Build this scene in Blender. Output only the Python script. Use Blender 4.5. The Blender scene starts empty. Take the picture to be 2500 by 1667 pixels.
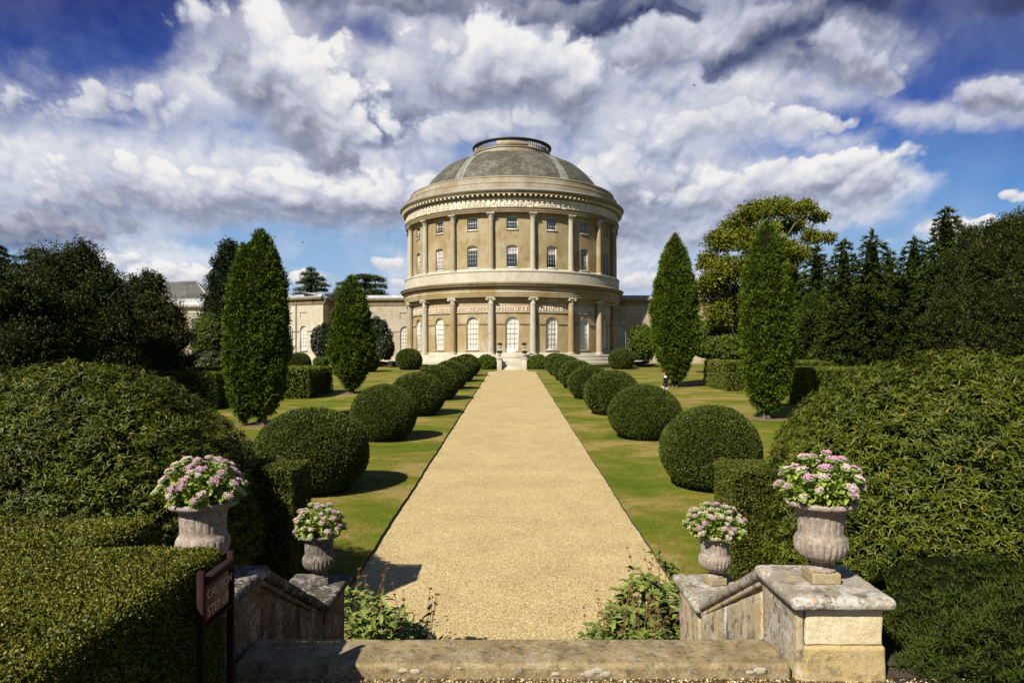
import bpy, bmesh, math, random
import numpy as np
from math import radians as R, sin, cos, pi

scene = bpy.context.scene
EXPOSURE = 0.85
# ------------------------------------------------------------------ camera
# the eye is the world origin; x to the right, y into the garden, z up
cam_d = bpy.data.cameras.new("camera")
cam = bpy.data.objects.new("camera", cam_d)
scene.collection.objects.link(cam)
cam.location = (0, 0, 0)
cam.rotation_euler = (R(90), 0, 0)
cam_d.sensor_width = 36
cam_d.lens = 36 * 1667 / 2500
cam_d.shift_y = 28.5 / 2500
cam_d.clip_end = 8000
cam_d.clip_start = 0.05
scene.camera = cam

# ------------------------------------------------------------------ light
SUN_AZ, SUN_EL = R(35), R(41.5)          # sun behind the left shoulder
sd = (-sin(SUN_AZ) * cos(SUN_EL), -cos(SUN_AZ) * cos(SUN_EL), sin(SUN_EL))
sun_d = bpy.data.lights.new("sun", 'SUN')
sun_d.energy = 5.0
sun_d.angle = R(0.5)
sun_d.color = (1.0, 0.93, 0.80)
sun = bpy.data.objects.new("sun", sun_d)
scene.collection.objects.link(sun)
from mathutils import Vector, Matrix
sun.rotation_euler = Vector(sd).to_track_quat('Z', 'Y').to_euler()
scene.view_settings.view_transform = 'Standard'
scene.view_settings.look = 'None'
scene.view_settings.gamma = 1.0
scene.view_settings.exposure = EXPOSURE
scene.cycles.max_bounces = 5
scene.cycles.diffuse_bounces = 3
scene.cycles.glossy_bounces = 2
scene.cycles.transparent_max_bounces = 6

# ------------------------------------------------------------------ node helpers
class NT:
    def __init__(s, tree):
        s.t = tree; s.n = tree.nodes; s.l = tree.links
    def put(s, sock, v):
        if hasattr(v, 'is_output'): s.l.new(v, sock)
        elif isinstance(v, (tuple, list)):
            if sock.type == 'RGBA' and len(v) == 3: v = (*v, 1)
            sock.default_value = v
        else: sock.default_value = v
    def math(s, op, a, b=None, c=None, clamp=False):
        n = s.n.new('ShaderNodeMath'); n.operation = op; n.use_clamp = clamp
        s.put(n.inputs[0], a)
        if b is not None: s.put(n.inputs[1], b)
        if c is not None: s.put(n.inputs[2], c)
        return n.outputs[0]
    def vm(s, op, a, b=None, out=0, scale=None):
        n = s.n.new('ShaderNodeVectorMath'); n.operation = op
        s.put(n.inputs[0], a)
        if b is not None: s.put(n.inputs[1], b)
        if scale is not None: s.put(n.inputs['Scale'], scale)
        return n.outputs[out]
    def comb(s, x, y, z):
        n = s.n.new('ShaderNodeCombineXYZ')
        s.put(n.inputs[0], x); s.put(n.inputs[1], y); s.put(n.inputs[2], z); return n.outputs[0]
    def sep(s, v):
        n = s.n.new('ShaderNodeSeparateXYZ'); s.put(n.inputs[0], v); return n.outputs
    def noise(s, vec, scale, detail=4, rough=0.55, color=False, dist=0.0):
        n = s.n.new('ShaderNodeTexNoise'); s.put(n.inputs['Vector'], vec)
        n.inputs['Scale'].default_value = scale; n.inputs['Detail'].default_value = detail
        n.inputs['Roughness'].default_value = rough; n.inputs['Distortion'].default_value = dist
        return n.outputs['Color' if color else 'Fac']
    def vor(s, vec, scale, feature='F1', out='Distance', rnd=1.0):
        n = s.n.new('ShaderNodeTexVoronoi'); n.feature = feature; s.put(n.inputs['Vector'], vec)
        n.inputs['Scale'].default_value = scale; n.inputs['Randomness'].default_value = rnd
        return n.outputs[out]
    def mr(s, v, a, b, c=0.0, d=1.0, smooth=True):
        n = s.n.new('ShaderNodeMapRange'); n.interpolation_type = 'SMOOTHSTEP' if smooth else 'LINEAR'
        s.put(n.inputs[0], v); s.put(n.inputs[1], a); s.put(n.inputs[2], b); s.put(n.inputs[3], c); s.put(n.inputs[4], d)
        return n.outputs[0]
    def mix(s, f, a, b, blend='MIX'):
        n = s.n.new('ShaderNodeMix'); n.data_type = 'RGBA'; n.blend_type = blend
        s.put(n.inputs[0], f); s.put(n.inputs[6], a); s.put(n.inputs[7], b); return n.outputs[2]
    def ramp(s, f, stops, interp='LINEAR'):
        n = s.n.new('ShaderNodeValToRGB'); s.put(n.inputs[0], f); cr = n.color_ramp; cr.interpolation = interp
        while len(cr.elements) < len(stops): cr.elements.new(0.5)
        for e, (p, c) in zip(cr.elements, stops): e.position = p; e.color = (*c, 1)
        return n.outputs[0]
    def scale(s, v, k):
        return s.vm('MULTIPLY', v, k)
    def bump(s, h, strength=0.5, dist=0.01, normal=None):
        n = s.n.new('ShaderNodeBump'); n.inputs['Strength'].default_value = strength
        n.inputs['Distance'].default_value = dist; s.put(n.inputs['Height'], h)
        if normal is not None: s.put(n.inputs['Normal'], normal)
        return n.outputs[0]

# ------------------------------------------------------------------ sky and clouds
world = bpy.data.worlds.new("World"); scene.world = world
world.use_nodes = True
wt = NT(world.node_tree); wt.n.clear()
SKY_STRENGTH = 0.1
tc = wt.n.new('ShaderNodeTexCoord').outputs['Generated']
X, Y, Z = wt.sep(tc)
nish = wt.n.new('ShaderNodeTexSky'); nish.sky_type = 'NISHITA'; nish.sun_disc = False
nish.sun_elevation = SUN_EL; nish.sun_rotation = R(180) + SUN_AZ
nish.air_density = 1.0; nish.dust_density = 0.4; nish.ozone_density = 2.0
iy = wt.math('DIVIDE', 1.0, wt.math('MAXIMUM', wt.math('ABSOLUTE', Y), 0.10))
U = wt.math('MULTIPLY', X, iy); V = wt.math('MULTIPLY', Z, iy)
uv = wt.comb(U, V, 0.0)
# cloud structure is finer and flatter towards the horizon
fl = wt.math('DIVIDE', 1.0, wt.math('ADD', wt.math('MAXIMUM', V, 0.0), 0.42))
qp = wt.comb(wt.math('MULTIPLY', U, wt.math('MULTIPLY_ADD', fl, 0.75, 0.75)), wt.math('MULTIPLY', wt.math('LOGARITHM', wt.math('ADD', wt.math('MAXIMUM', V, 0.0), 0.25), 2.718), 1.05), 0.3)
w1 = wt.vm('SUBTRACT', wt.noise(qp, 3.0, 3, 0.5, color=True), (0.5, 0.5, 0.5))
w2 = wt.vm('SUBTRACT', wt.noise(qp, 10.0, 5, 0.6, color=True), (0.5, 0.5, 0.5))
warp = wt.vm('ADD', wt.scale(w1, (0.09, 0.065, 0)), wt.scale(w2, (0.035, 0.03, 0)))
pu, pv, _z = wt.sep(wt.vm('ADD', uv, warp))
# weather map: for bands of elevation, how much cloud covers the sky and how brightly it is lit,
# from left to right; digits 0..9
ROWS = [0, 70, 140, 210, 280, 350, 420, 490, 545, 605, 670]
COVER = ["421136999899" "999988999557", "430088973899" "999989999641", "554689999899" "999979999622", "888899999999" "998898887348",
         "888885899998" "999998744778", "999999999968" "888998586101", "999999999999" "999999999930", "999899999999" "999999999513",
         "998865666655" "999998644699", "557978545675" "998864444433", "338987376766" "988653333333"]
LIT = ["234567544444" "532366412331", "344588888788" "836677346654", "555688767977" "666686456664", "666698754664" "557678877766",
       "666788743467" "558888888886", "888888898776" "777676777777", "788877788766" "666777789987", "655755555666" "545566677777",
       "446776666666" "555666666888", "677998777987" "788777777777", "777777787777" "777777777777"]
tu = wt.math('MULTIPLY_ADD', pu, 1568 / 2352, 0.5)
ty = wt.math('MULTIPLY_ADD', pv, -1568.0, 811.0)
wmap = None
for k, (cr_, lr_) in enumerate(zip(COVER, LIT)):
    rp = wt.ramp(tu, [((i + .5) / 24, (int(c) / 9, int(l) / 9, 0)) for i, (c, l) in enumerate(zip(cr_, lr_))], 'B_SPLINE')
    wmap = rp if wmap is None else wt.mix(wt.mr(ty, ROWS[k - 1], ROWS[k]), wmap, rp)
Cv, Lt, _z = wt.sep(wmap)
q2 = wt.vm('ADD', qp, wt.scale(w2, (.03, .03, 0)))
f1 = wt.noise(q2, 2.9, 7, 0.52)
f1b = wt.noise(wt.vm('ADD', q2, (-0.03, 0.065, 0)), 2.9, 5, 0.52)
f2 = wt.noise(qp, 12.0, 6, 0.60)
def billow(v): return wt.math('ABSOLUTE', wt.math('MULTIPLY_ADD', wt.noise(v, 7.5, 5, 0.5), 2.0, -1.0))
bil = billow(q2); bilb = billow(wt.vm('ADD', q2, (-0.010, 0.022, 0)))
Cn = wt.math('MULTIPLY_ADD', wt.math('SUBTRACT', f1, 0.5), 0.75, wt.math('MULTIPLY_ADD', Cv, 1.35, -0.28))
Cn = wt.math('MULTIPLY_ADD', wt.math('SUBTRACT', bil, 0.22), 0.40, Cn)
Cn = wt.math('MULTIPLY_ADD', wt.math('SUBTRACT', f2, 0.5), 0.35, Cn)
alpha = wt.mr(Cn, 0.34, 0.70)
S = wt.math('MULTIPLY_ADD', wt.math('SUBTRACT', f1, f1b), 0.55, wt.math('MULTIPLY_ADD', Lt, 1.15, -0.06))
S = wt.math('MULTIPLY_ADD', wt.math('SUBTRACT', bil, bilb), 0.42, S)
S = wt.math('MULTIPLY_ADD', wt.math('SUBTRACT', bil, 0.22), 0.16, S)
S = wt.math('MULTIPLY_ADD', wt.math('SUBTRACT', f2, 0.5), 0.14, S)
S = wt.math('MULTIPLY_ADD', wt.math('SUBTRACT', Cn, 1.0), -0.06, S)
# separate cumulus heaps in front of the general cloud: lit crowns, flat grey bases
pq = wt.vm('ADD', uv, wt.vm('ADD', wt.scale(w1, (0.13, 0.09, 0)), wt.scale(w2, (0.045, 0.04, 0))))
rel = wt.math('ADD', wt.math('MULTIPLY', wt.math('SUBTRACT', f1, f1b), 0.55), wt.math('MULTIPLY', wt.math('SUBTRACT', bil, bilb), 0.55))
rel = wt.math('MULTIPLY_ADD', wt.math('SUBTRACT', bil, 0.22), 0.20, rel)
edge = wt.math('ADD', wt.math('MULTIPLY', wt.math('SUBTRACT', f1, 0.5), 1.5), wt.math('MULTIPLY', wt.math('SUBTRACT', bil, 0.22), 1.5))
edge = wt.math('MULTIPLY_ADD', wt.math('SUBTRACT', f2, 0.5), 0.9, edge)
Sh = 0.7; mt = 0.0
for cx, cy, rx, ry, ang, top, bot in [
    (180, 245, 430, 95, 0, .82, .66), (1700, 285, 360, 62, 0, .90, .70), (1080, 300, 260, 70, 0, .92, .70), (1150, 12, 400, 44, 0, .50, .40), (1480, 30, 230, 66, 12, .36, .20),
    (60, 515, 360, 58, 0, .66, .46), (1960, 150, 190, 95, 0, .74, .48), (1530, 110, 150, 100, 0, .74, .52), (1740, 95, 210, 95, 30, .74, .20), (2300, 240, 130, 62, 0, .78, .52),
    (430, 425, 560, 135, 0, .97, .50), (830, 450, 350, 112, -6, 1.0, .46), (1170, 160, 320, 175, -6, .96, .46), (650, 175, 360, 190, -28, 1.0, .44),
    (1480, 430, 300, 135, 0, .84, .50), (1800, 440, 420, 100, 6, .96, .54), (360, 640, 210, 66, 2, 1.0, .74), (250, 590, 110, 30, 0, .92, .7), (1560, 645, 230, 66, 0, .94, .70), (2240, 528, 260, 30, 9, .97, .76),
    (888, 610, 80, 26, 0, .95, .74), (715, 665, 70, 30, 0, .95, .8), (940, 660, 70, 24, 0, .92, .78), (2350, 452, 60, 26, 0, .9, .76)]:
    p = wt.vm('SUBTRACT', pq, ((cx - 1176) / 1568, (811 - cy) / 1568, 0))
    if ang:
        n = wt.n.new('ShaderNodeVectorRotate'); n.rotation_type = 'Z_AXIS'; wt.put(n.inputs['Vector'], p); n.inputs['Angle'].default_value = R(-ang); p = n.outputs[0]
    p = wt.vm('MULTIPLY', p, (1568 / rx, 1568 / ry, 0))
    r2 = wt.vm('DOT_PRODUCT', p, p, out=1)
    m_ = wt.mr(wt.math('ADD', wt.math('SUBTRACT', 0.75, r2), wt.math('MULTIPLY', edge, 0.9)), -0.06, 0.36)
    yy = wt.sep(p)[1]
    m_ = wt.math('MULTIPLY', m_, wt.mr(wt.math('MULTIPLY_ADD', edge, 0.35, yy), -0.95, -0.25, 0.25, 1.0))
    sh = wt.math('ADD', wt.mr(wt.math('MULTIPLY_ADD', edge, 0.25, yy), -0.60, 0.50, bot, top), wt.math('MULTIPLY', rel, 0.68))
    Sh = wt.math('MULTIPLY_ADD', m_, wt.math('SUBTRACT', sh, Sh), Sh)
    mt = wt.math('MAXIMUM', mt, m_)
alpha = wt.mr(Cn, 0.25, 1.1, 0.0, 0.9)
S = wt.math('MULTIPLY_ADD', mt, wt.math('SUBTRACT', Sh, S), S)
alpha = wt.math('MAXIMUM', alpha, mt)
ccol = wt.ramp(S, [(0.08, (0.022, 0.026, 0.055)), (0.22, (0.045, 0.060, 0.14)), (0.33, (0.12, 0.145, 0.26)), (0.44, (0.235, 0.255, 0.36)), (0.56, (0.36, 0.38, 0.48)), (0.67, (0.51, 0.54, 0.66)), (0.78, (0.67, 0.69, 0.78)), (0.89, (0.83, 0.83, 0.87)), (1.0, (0.97, 0.96, 0.95))])
blue = wt.ramp(wt.mr(V, 0.05, 0.52, smooth=False), [(0.0, (0.46, 0.66, 0.90)), (0.20, (0.27, 0.52, 0.86)), (0.42, (0.085, 0.30, 0.74)), (0.66, (0.025, 0.10, 0.48)), (1.0, (0.010, 0.022, 0.21))])
# thin veil lifts the blue in places
veil = wt.math('ADD', wt.mr(wt.noise(qp, 2.3, 6, 0.6), 0.35, 0.70, 0.0, 0.24), wt.mr(V, 0.30, 0.05, 0.0, 0.30), clamp=True)
blue = wt.mix(veil, blue, (0.52, 0.64, 0.86))
blue = wt.vm('ADD', wt.scale(blue, (0.88, 0.88, 0.88)), wt.scale(nish.outputs[0], (0.004, 0.004, 0.004)))
skyc = wt.mix(alpha, blue, ccol)
skyc = wt.vm('SCALE', skyc, scale=0.92 / SKY_STRENGTH / (2 ** EXPOSURE))
# away from the view the sky is the clear Nishita sky
hi = wt.math('MULTIPLY', wt.mr(Y, 0.02, 0.35), wt.mr(Z, 0.75, 0.5, 0, 1))
final = wt.mix(hi, wt.scale(nish.outputs[0], (0.36, 0.39, 0.46)), skyc)
bg = wt.n.new('ShaderNodeBackground'); wt.put(bg.inputs[0], final); bg.inputs[1].default_value = SKY_STRENGTH
wo = wt.n.new('ShaderNodeOutputWorld'); wt.l.new(bg.outputs[0], wo.inputs[0])
world.cycles.sampling_method = 'MANUAL'; world.cycles.sample_map_resolution = 256

# ------------------------------------------------------------------ mesh helpers
rng = np.random.default_rng(7)
random.seed(7)
class MB:
    def __init__(s): s.V = []; s.F = []; s.M = []; s.Rn = []; s.n = 0
    def add(s, V, Fs, mat=0, rnd=None):
        V = np.asarray(V, dtype=np.float32).reshape(-1, 3)
        if not isinstance(Fs, list) or (len(Fs) and not isinstance(Fs[0], np.ndarray)):
            d = {}
            for f in Fs: d.setdefault(len(f), []).append(f)
            Fs = [np.array(x, dtype=np.int64) for x in d.values()]
        for F in Fs:
            if len(F) == 0: continue
            s.F.append(F + s.n); s.M.append(np.full(len(F), mat, dtype=np.int32))
        s.V.append(V); s.n += len(V)
        s.Rn.append(np.full(len(V), 0.5, dtype=np.float32) if rnd is None else np.broadcast_to(np.asarray(rnd, dtype=np.float32), (len(V),)).copy())
        return s
    def merge(s, o, off=(0, 0, 0)):
        for V, r in zip(o.V, o.Rn): s.V.append(V + np.array(off, dtype=np.float32)); s.Rn.append(r)
        for F, m in zip(o.F, o.M): s.F.append(F + s.n); s.M.append(m)
        s.n += o.n
    def mesh(s, name, mats, smooth=False, angle=None):
        me = bpy.data.meshes.new(name)
        V = np.concatenate(s.V); me.vertices.add(len(V)); me.vertices.foreach_set('co', V.ravel())
        nl = sum(F.size for F in s.F); npol = sum(len(F) for F in s.F)
        me.loops.add(nl); me.polygons.add(npol)
        me.loops.foreach_set('vertex_index', np.concatenate([F.ravel() for F in s.F]).astype(np.int32))
        tot = np.concatenate([np.full(len(F), F.shape[1], dtype=np.int32) for F in s.F])
        me.polygons.foreach_set('loop_start', (np.cumsum(tot) - tot).astype(np.int32))
        me.polygons.foreach_set('material_index', np.concatenate(s.M))
        for m in (mats if isinstance(mats, (list, tuple)) else [mats]): me.materials.append(m)
        me.update(calc_edges=True)
        a = me.attributes.new('rnd', 'FLOAT', 'POINT'); a.data.foreach_set('value', np.concatenate(s.Rn))
        if smooth:
            me.polygons.foreach_set('use_smooth', np.ones(npol, dtype=bool))
            if angle: me.set_sharp_from_angle(angle=R(angle))
        me.validate()
        return me
    def build(s, name, mats, parent=None, smooth=False, angle=None, loc=None, rot=None):
        return link(name, s.mesh(name, mats, smooth, angle), parent, loc, rot)
def link(name, me, parent=None, loc=None, rot=None):
    o = bpy.data.objects.new(name, me); scene.collection.objects.link(o)
    if parent is not None: o.parent = parent
    if loc is not None: o.location = loc
    if rot is not None: o.rotation_euler = (0, 0, rot) if not isinstance(rot, tuple) else rot
    return o
def tag(o, label=None, cat=None, group=None, kind=None):
    if label: o['label'] = label
    if cat: o['category'] = cat
    if group: o['group'] = group
    if kind: o['kind'] = kind
    return o
def thing(name, label, cat, loc=(0, 0, 0), rz=0, group=None):
    o = bpy.data.objects.new(name, None); scene.collection.objects.link(o)
    o.location = loc; o.rotation_euler = (0, 0, rz)
    return tag(o, label, cat, group)
def copy_tree(o, parent=None, kids=None):
    c = o.copy(); scene.collection.objects.link(c); c.parent = parent
    for ch in list(o.children): copy_tree(ch, c)
    return c
def box(a, b):
    (x0, y0, z0), (x1, y1, z1) = a, b
    V = [(x0, y0, z0), (x1, y0, z0), (x1, y1, z0), (x0, y1, z0), (x0, y0, z1), (x1, y0, z1), (x1, y1, z1), (x0, y1, z1)]
    F = [(0, 3, 2, 1), (4, 5, 6, 7), (0, 1, 5, 4), (1, 2, 6, 5), (2, 3, 7, 6), (3, 0, 4, 7)]
    return V, F
def lathe(prof, n=48, a0=0.0, a1=2 * pi, mod=None, cap=False):
    """prof: list of (r, z); outward normals for profiles listed bottom to top"""
    prof = np.array(prof, dtype=float); m = len(prof)
    full = abs(a1 - a0 - 2 * pi) < 1e-6
    k = n if full else n + 1
    A = a0 + (a1 - a0) * np.arange(k) / n
    r = prof[:, 0][None, :] * np.ones((k, 1))
    if mod is not None: r = r + mod(A[:, None], prof[:, 1][None, :])
    x = r * np.sin(A)[:, None]; y = -r * np.cos(A)[:, None]; z = np.broadcast_to(prof[:, 1][None, :], r.shape)
    V = np.stack([x, y, z], -1).reshape(-1, 3)
    i = np.arange(n)[:, None]; j = np.arange(m - 1)[None, :]
    i2 = (i + 1) % k
    F = np.stack([i * m + j, i2 * m + j, i2 * m + j + 1, i * m + j + 1], -1).reshape(-1, 4)
    Fs = [F]
    if cap: Fs.append(np.array([list(range(m - 1, m * k, m))]))
    return V, Fs
def tube(pts, rad, n=8, cap=True):
    pts = np.array(pts, dtype=float); rad = np.broadcast_to(np.array(rad, dtype=float), (len(pts),))
    t = np.gradient(pts, axis=0); t /= np.linalg.norm(t, axis=1)[:, None] + 1e-9
    ref = np.array([0.0, 0, 1]) if abs(t[0, 2]) < 0.9 else np.array([1.0, 0, 0])
    V = []
    for p, d, r in zip(pts, t, rad):
        u = np.cross(d, ref); u /= np.linalg.norm(u) + 1e-9; v = np.cross(d, u)
        for k in range(n):
            a = 2 * pi * k / n; V.append(p + r * (u * cos(a) + v * sin(a)))
    F = []
    for i in range(len(pts) - 1):
        for k in range(n):
            F.append((i * n + k, i * n + (k + 1) % n, (i + 1) * n + (k + 1) % n, (i + 1) * n + k))
    if cap: F.append(tuple(range(n - 1, -1, -1))); F.append(tuple((len(pts) - 1) * n + k for k in range(n)))
    return V, F
def ellipsoid(c, r, nu=12, nv=8, disp=None):
    V = []; F = []
    for j in range(nv + 1):
        t = pi * j / nv
        for i in range(nu):
            a = 2 * pi * i / nu; V.append((sin(t) * cos(a), sin(t) * sin(a), cos(t)))
    V = np.array(V)
    if disp is not None: V = V * disp(V)[:, None]
    V = V * np.array(r) + np.array(c)
    for j in range(nv):
        for i in range(nu): F.append((j * nu + i, (j + 1) * nu + i, (j + 1) * nu + (i + 1) % nu, j * nu + (i + 1) % nu))
    return V, F
def bevbox(a, b, w, seg=2):
    bm = bmesh.new(); bmesh.ops.create_cube(bm, size=1)
    for v in bm.verts:
        for k in range(3): v.co[k] = a[k] + (v.co[k] + 0.5) * (b[k] - a[k])
    bmesh.ops.bevel(bm, geom=bm.edges[:], offset=w, segments=seg, profile=0.5, affect='EDGES')
    bm.verts.index_update()
    V = [tuple(v.co) for v in bm.verts]; F = [tuple(v.index for v in f.verts) for f in bm.faces]; bm.free()
    return V, F
def prism(poly, y0, y1, axis='y'):
    """closed polygon (x,z) pushed along y"""
    n = len(poly); V = [(x, y0, z) for x, z in poly] + [(x, y1, z) for x, z in poly]
    F = [(i, (i + 1) % n, n + (i + 1) % n, n + i) for i in range(n)] + [tuple(range(n))[::-1], tuple(range(n, 2 * n))]
    return V, F
_ph = rng.uniform(0, 6.28, (24,)); _dr = rng.normal(size=(24, 3)); _dr /= np.linalg.norm(_dr, axis=1)[:, None]
def snoise(P, f=1.0):
    P = np.asarray(P); s = 0
    for k in range(10):
        s = s + np.sin(P @ _dr[k] * f * (1 + 0.23 * k) + _ph[k] + 1.3 * np.sin(P @ _dr[k + 10] * f * 0.8 + _ph[k + 12]))
    return s / 10 * 1.6
def unit(v): return v / (np.linalg.norm(v, axis=-1, keepdims=True) + 1e-9)
def leaf4(mb, P, A, B, L, W, rnd, mat=0, fold=0.12):
    """one folded leaf or needle spray per row"""
    n = len(P); L = np.broadcast_to(L, (n,))[:, None]; W = np.broadcast_to(W, (n,))[:, None]
    N = np.cross(A, B)
    V = np.stack([P, P + A * L * .45 + B * W * .5 + N * L * fold, P + A * L, P + A * L * .45 - B * W * .5 + N * L * fold], 1).reshape(-1, 3)
    i = np.arange(n) * 4
    mb.add(V, [np.stack([i, i + 1, i + 2, i + 3], -1)], mat, np.repeat(rnd, 4))
def leaf8(mb, P, A, B, L, W, rnd, mat=0, fold=0.25, droop=0.25):
    """longer leaf with a midrib and a drooping tip"""
    n = len(P); L = np.broadcast_to(L, (n,))[:, None]; W = np.broadcast_to(W, (n,))[:, None]
    N = unit(np.cross(A, B))
    N = np.where(N[:, 2:3] < 0, -N, N)
    up = N * W * fold
    p = [P, P + A * L * .33 + B * W * .46 + up, P + A * L * .33 - B * W * .46 + up, P + A * L * .70 + B * W * .38 + up - N * L * droop * .35,
         P + A * L * .70 - B * W * .38 + up - N * L * droop * .35, P + A * L - N * L * droop, P + A * L * .33, P + A * L * .70 - N * L * droop * .35]
    V = np.stack(p, 1).reshape(-1, 3); i = (np.arange(n) * 8)[:, None]
    tri = (i[:, :, None] + np.array([[0, 6, 1], [0, 2, 6], [3, 7, 5], [7, 4, 5]])[None]).reshape(-1, 3)
    qd = (i[:, :, None] + np.array([[1, 6, 7, 3], [6, 2, 4, 7]])[None]).reshape(-1, 4)
    mb.add(V, [tri, qd], mat, np.repeat(rnd, 8))
def rand_unit(n): return unit(rng.normal(size=(n, 3)))
def perp(A, n=None):
    r = rand_unit(len(A)); return unit(np.cross(A, r))

EYE_Z = 3.70; SLOPE = 0.0258
def zg(y):
    """height of the garden ground, eye level = 0"""
    if y <= 72: return -EYE_Z + SLOPE * y
    z72 = -EYE_Z + SLOPE * 72
    if y <= 74: return z72 + (y - 72) * SLOPE
    z74 = z72 + 2 * SLOPE
    if y <= 83: return z74 + (y - 74) / 9 * (-1.38 - z74)
    return -1.38
def at(dx, d):      # lateral offset of picture column dx (2352 wide) at distance d
    return (dx - 1176) / 1568 * d
def zat(dy, d): return (811 - dy) / 1568 * d
# ------------------------------------------------------------------ materials
def newmat(name):
    m = bpy.data.materials.new(name); m.use_nodes = True
    t = NT(m.node_tree); b = t.n['Principled BSDF']
    return m, t, b
def objc(t): return t.n.new('ShaderNodeTexCoord').outputs['Object']
def wpos(t): return t.n.new('ShaderNodeNewGeometry').outputs['Position']
def leafmat(name, dark, light, extra=None, rough=0.5, spec=0.35, low=0.8, trans=0.0, efrac=0.93):
    m, t, b = newmat(name)
    a = t.n.new('ShaderNodeAttribute'); a.attribute_name = 'rnd'
    v = a.outputs['Fac']
    lowf = t.noise(wpos(t), low, 3, 0.6)
    f = t.math('ADD', t.math('MULTIPLY', v, 0.70), t.math('MULTIPLY_ADD', lowf, 0.9, -0.28), clamp=True)
    mid = tuple((x + y) / 2 * 0.92 for x, y in zip(dark, light))
    col = t.ramp(f, [(0.0, dark), (0.5, mid), (1.0, light)])
    if extra: col = t.mix(t.math('GREATER_THAN', v, efrac), col, extra)
    t.put(b.inputs['Base Color'], col)
    b.inputs['Roughness'].default_value = rough; b.inputs['Specular IOR Level'].default_value = spec
    if trans > 0:
        tr = t.n.new('ShaderNodeBsdfTranslucent'); t.put(tr.inputs[0], t.scale(col, (1.4, 1.5, 0.8)))
        mx = t.n.new('ShaderNodeMixShader'); mx.inputs[0].default_value = trans
        t.l.new(b.outputs[0], mx.inputs[1]); t.l.new(tr.outputs[0], mx.inputs[2])
        t.l.new(mx.outputs[0], t.n['Material Output'].inputs[0])
    return m
M = {}
M['box'] = leafmat('box_leaves', (0.018, 0.032, 0.003), (0.115, 0.148, 0.015), rough=0.5, spec=0.22, low=2.0)
M['hedge'] = leafmat('hedge_leaves', (0.032, 0.044, 0.003), (0.20, 0.20, 0.014), (0.34, 0.28, 0.06), rough=0.5, spec=0.22, low=2.5, efrac=0.965)
M['yewhedge'] = leafmat('yew_hedge_leaves', (0.040, 0.060, 0.004), (0.165, 0.190, 0.016), rough=0.55, spec=0.25, low=1.0)
M['darkhedge'] = leafmat('dark_hedge_leaves', (0.010, 0.020, 0.003), (0.050, 0.075, 0.010), rough=0.5, spec=0.3, low=2.0)
M['yew'] = leafmat('golden_yew_leaves', (0.011, 0.028, 0.002), (0.125, 0.185, 0.009), rough=0.6, spec=0.10, low=1.6)
M['laurel'] = leafmat('laurel_leaves', (0.006, 0.014, 0.002), (0.135, 0.160, 0.008), (0.24, 0.13, 0.015), rough=0.42, spec=0.18, low=1.2, efrac=0.945)
M['fir'] = leafmat('fir_needles', (0.016, 0.032, 0.005), (0.080, 0.110, 0.016), rough=0.7, spec=0.05, low=0.6)
M['firdark'] = leafmat('dark_fir_needles', (0.011, 0.021, 0.003), (0.056, 0.072, 0.010), rough=0.7, spec=0.06, low=0.6)
M['cedar'] = leafmat('cedar_needles', (0.045, 0.075, 0.030), (0.15, 0.19, 0.07), rough=0.7, spec=0.05, low=0.5)
M['holly'] = leafmat('holly_leaves', (0.011, 0.018, 0.003), (0.066, 0.080, 0.012), rough=0.5, spec=0.14, low=0.8)
M['oak'] = leafmat('turning_oak_leaves', (0.040, 0.060, 0.005), (0.205, 0.215, 0.014), (0.32, 0.22, 0.015), rough=0.6, spec=0.08, low=0.45, efrac=0.92)
M['shrub'] = leafmat('shrub_leaves', (0.022, 0.042, 0.003), (0.11, 0.15, 0.010), rough=0.5, spec=0.18, low=1.0)
M['olive'] = leafmat('olive_shrub_leaves', (0.030, 0.040, 0.010), (0.12, 0.13, 0.035), rough=0.5, spec=0.3, low=1.0)
M['sage'] = leafmat('sage_leaves', (0.055, 0.095, 0.016), (0.27, 0.33, 0.075), (0.50, 0.42, 0.06), rough=0.6, spec=0.15, low=3, efrac=0.985)
M['sedum'] = leafmat('sedum_leaves', (0.17, 0.26, 0.030), (0.48, 0.56, 0.11), rough=0.5, spec=0.25, low=8, trans=0.2)
def plain(name, col, rough=0.6, spec=0.3, metal=0):
    m, t, b = newmat(name); b.inputs['Base Color'].default_value = (*col, 1)
    b.inputs['Roughness'].default_value = rough; b.inputs['Specular IOR Level'].default_value = spec; b.inputs['Metallic'].default_value = metal
    return m
M['coreshade'] = plain('inner_shade_core', (0.010, 0.013, 0.004), 0.95, 0.0)  # near-black solid cores; shade between the leaves is put into the colour
m, t, b = newmat('bark'); p = wpos(t)
n1 = t.noise(t.vm('MULTIPLY', p, (9, 9, 1.6)), 2.0, 5, 0.65)
t.put(b.inputs['Base Color'], t.ramp(n1, [(0.3, (0.05, 0.035, 0.02)), (0.7, (0.20, 0.155, 0.11))])); b.inputs['Roughness'].default_value = 0.9
t.put(b.inputs['Normal'], t.bump(n1, 0.8, 0.03)); M['bark'] = m
def petal(name, c1, c2):
    m, t, b = newmat(name); a = t.n.new('ShaderNodeAttribute'); a.attribute_name = 'rnd'
    t.put(b.inputs['Base Color'], t.ramp(a.outputs['Fac'], [(0, c1), (1, c2)])); b.inputs['Roughness'].default_value = 0.7
    b.inputs['Specular IOR Level'].default_value = 0.15; return m
M['pink'] = petal('pink_florets', (0.42, 0.20, 0.31), (0.60, 0.37, 0.47))
M['palepink'] = petal('pale_pink_florets', (0.48, 0.33, 0.34), (0.66, 0.51, 0.49))
M['cream'] = petal('cream_green_florets', (0.38, 0.40, 0.19), (0.55, 0.55, 0.32))
M['stem'] = plain('flower_stems', (0.16, 0.24, 0.05), 0.6)
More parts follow.
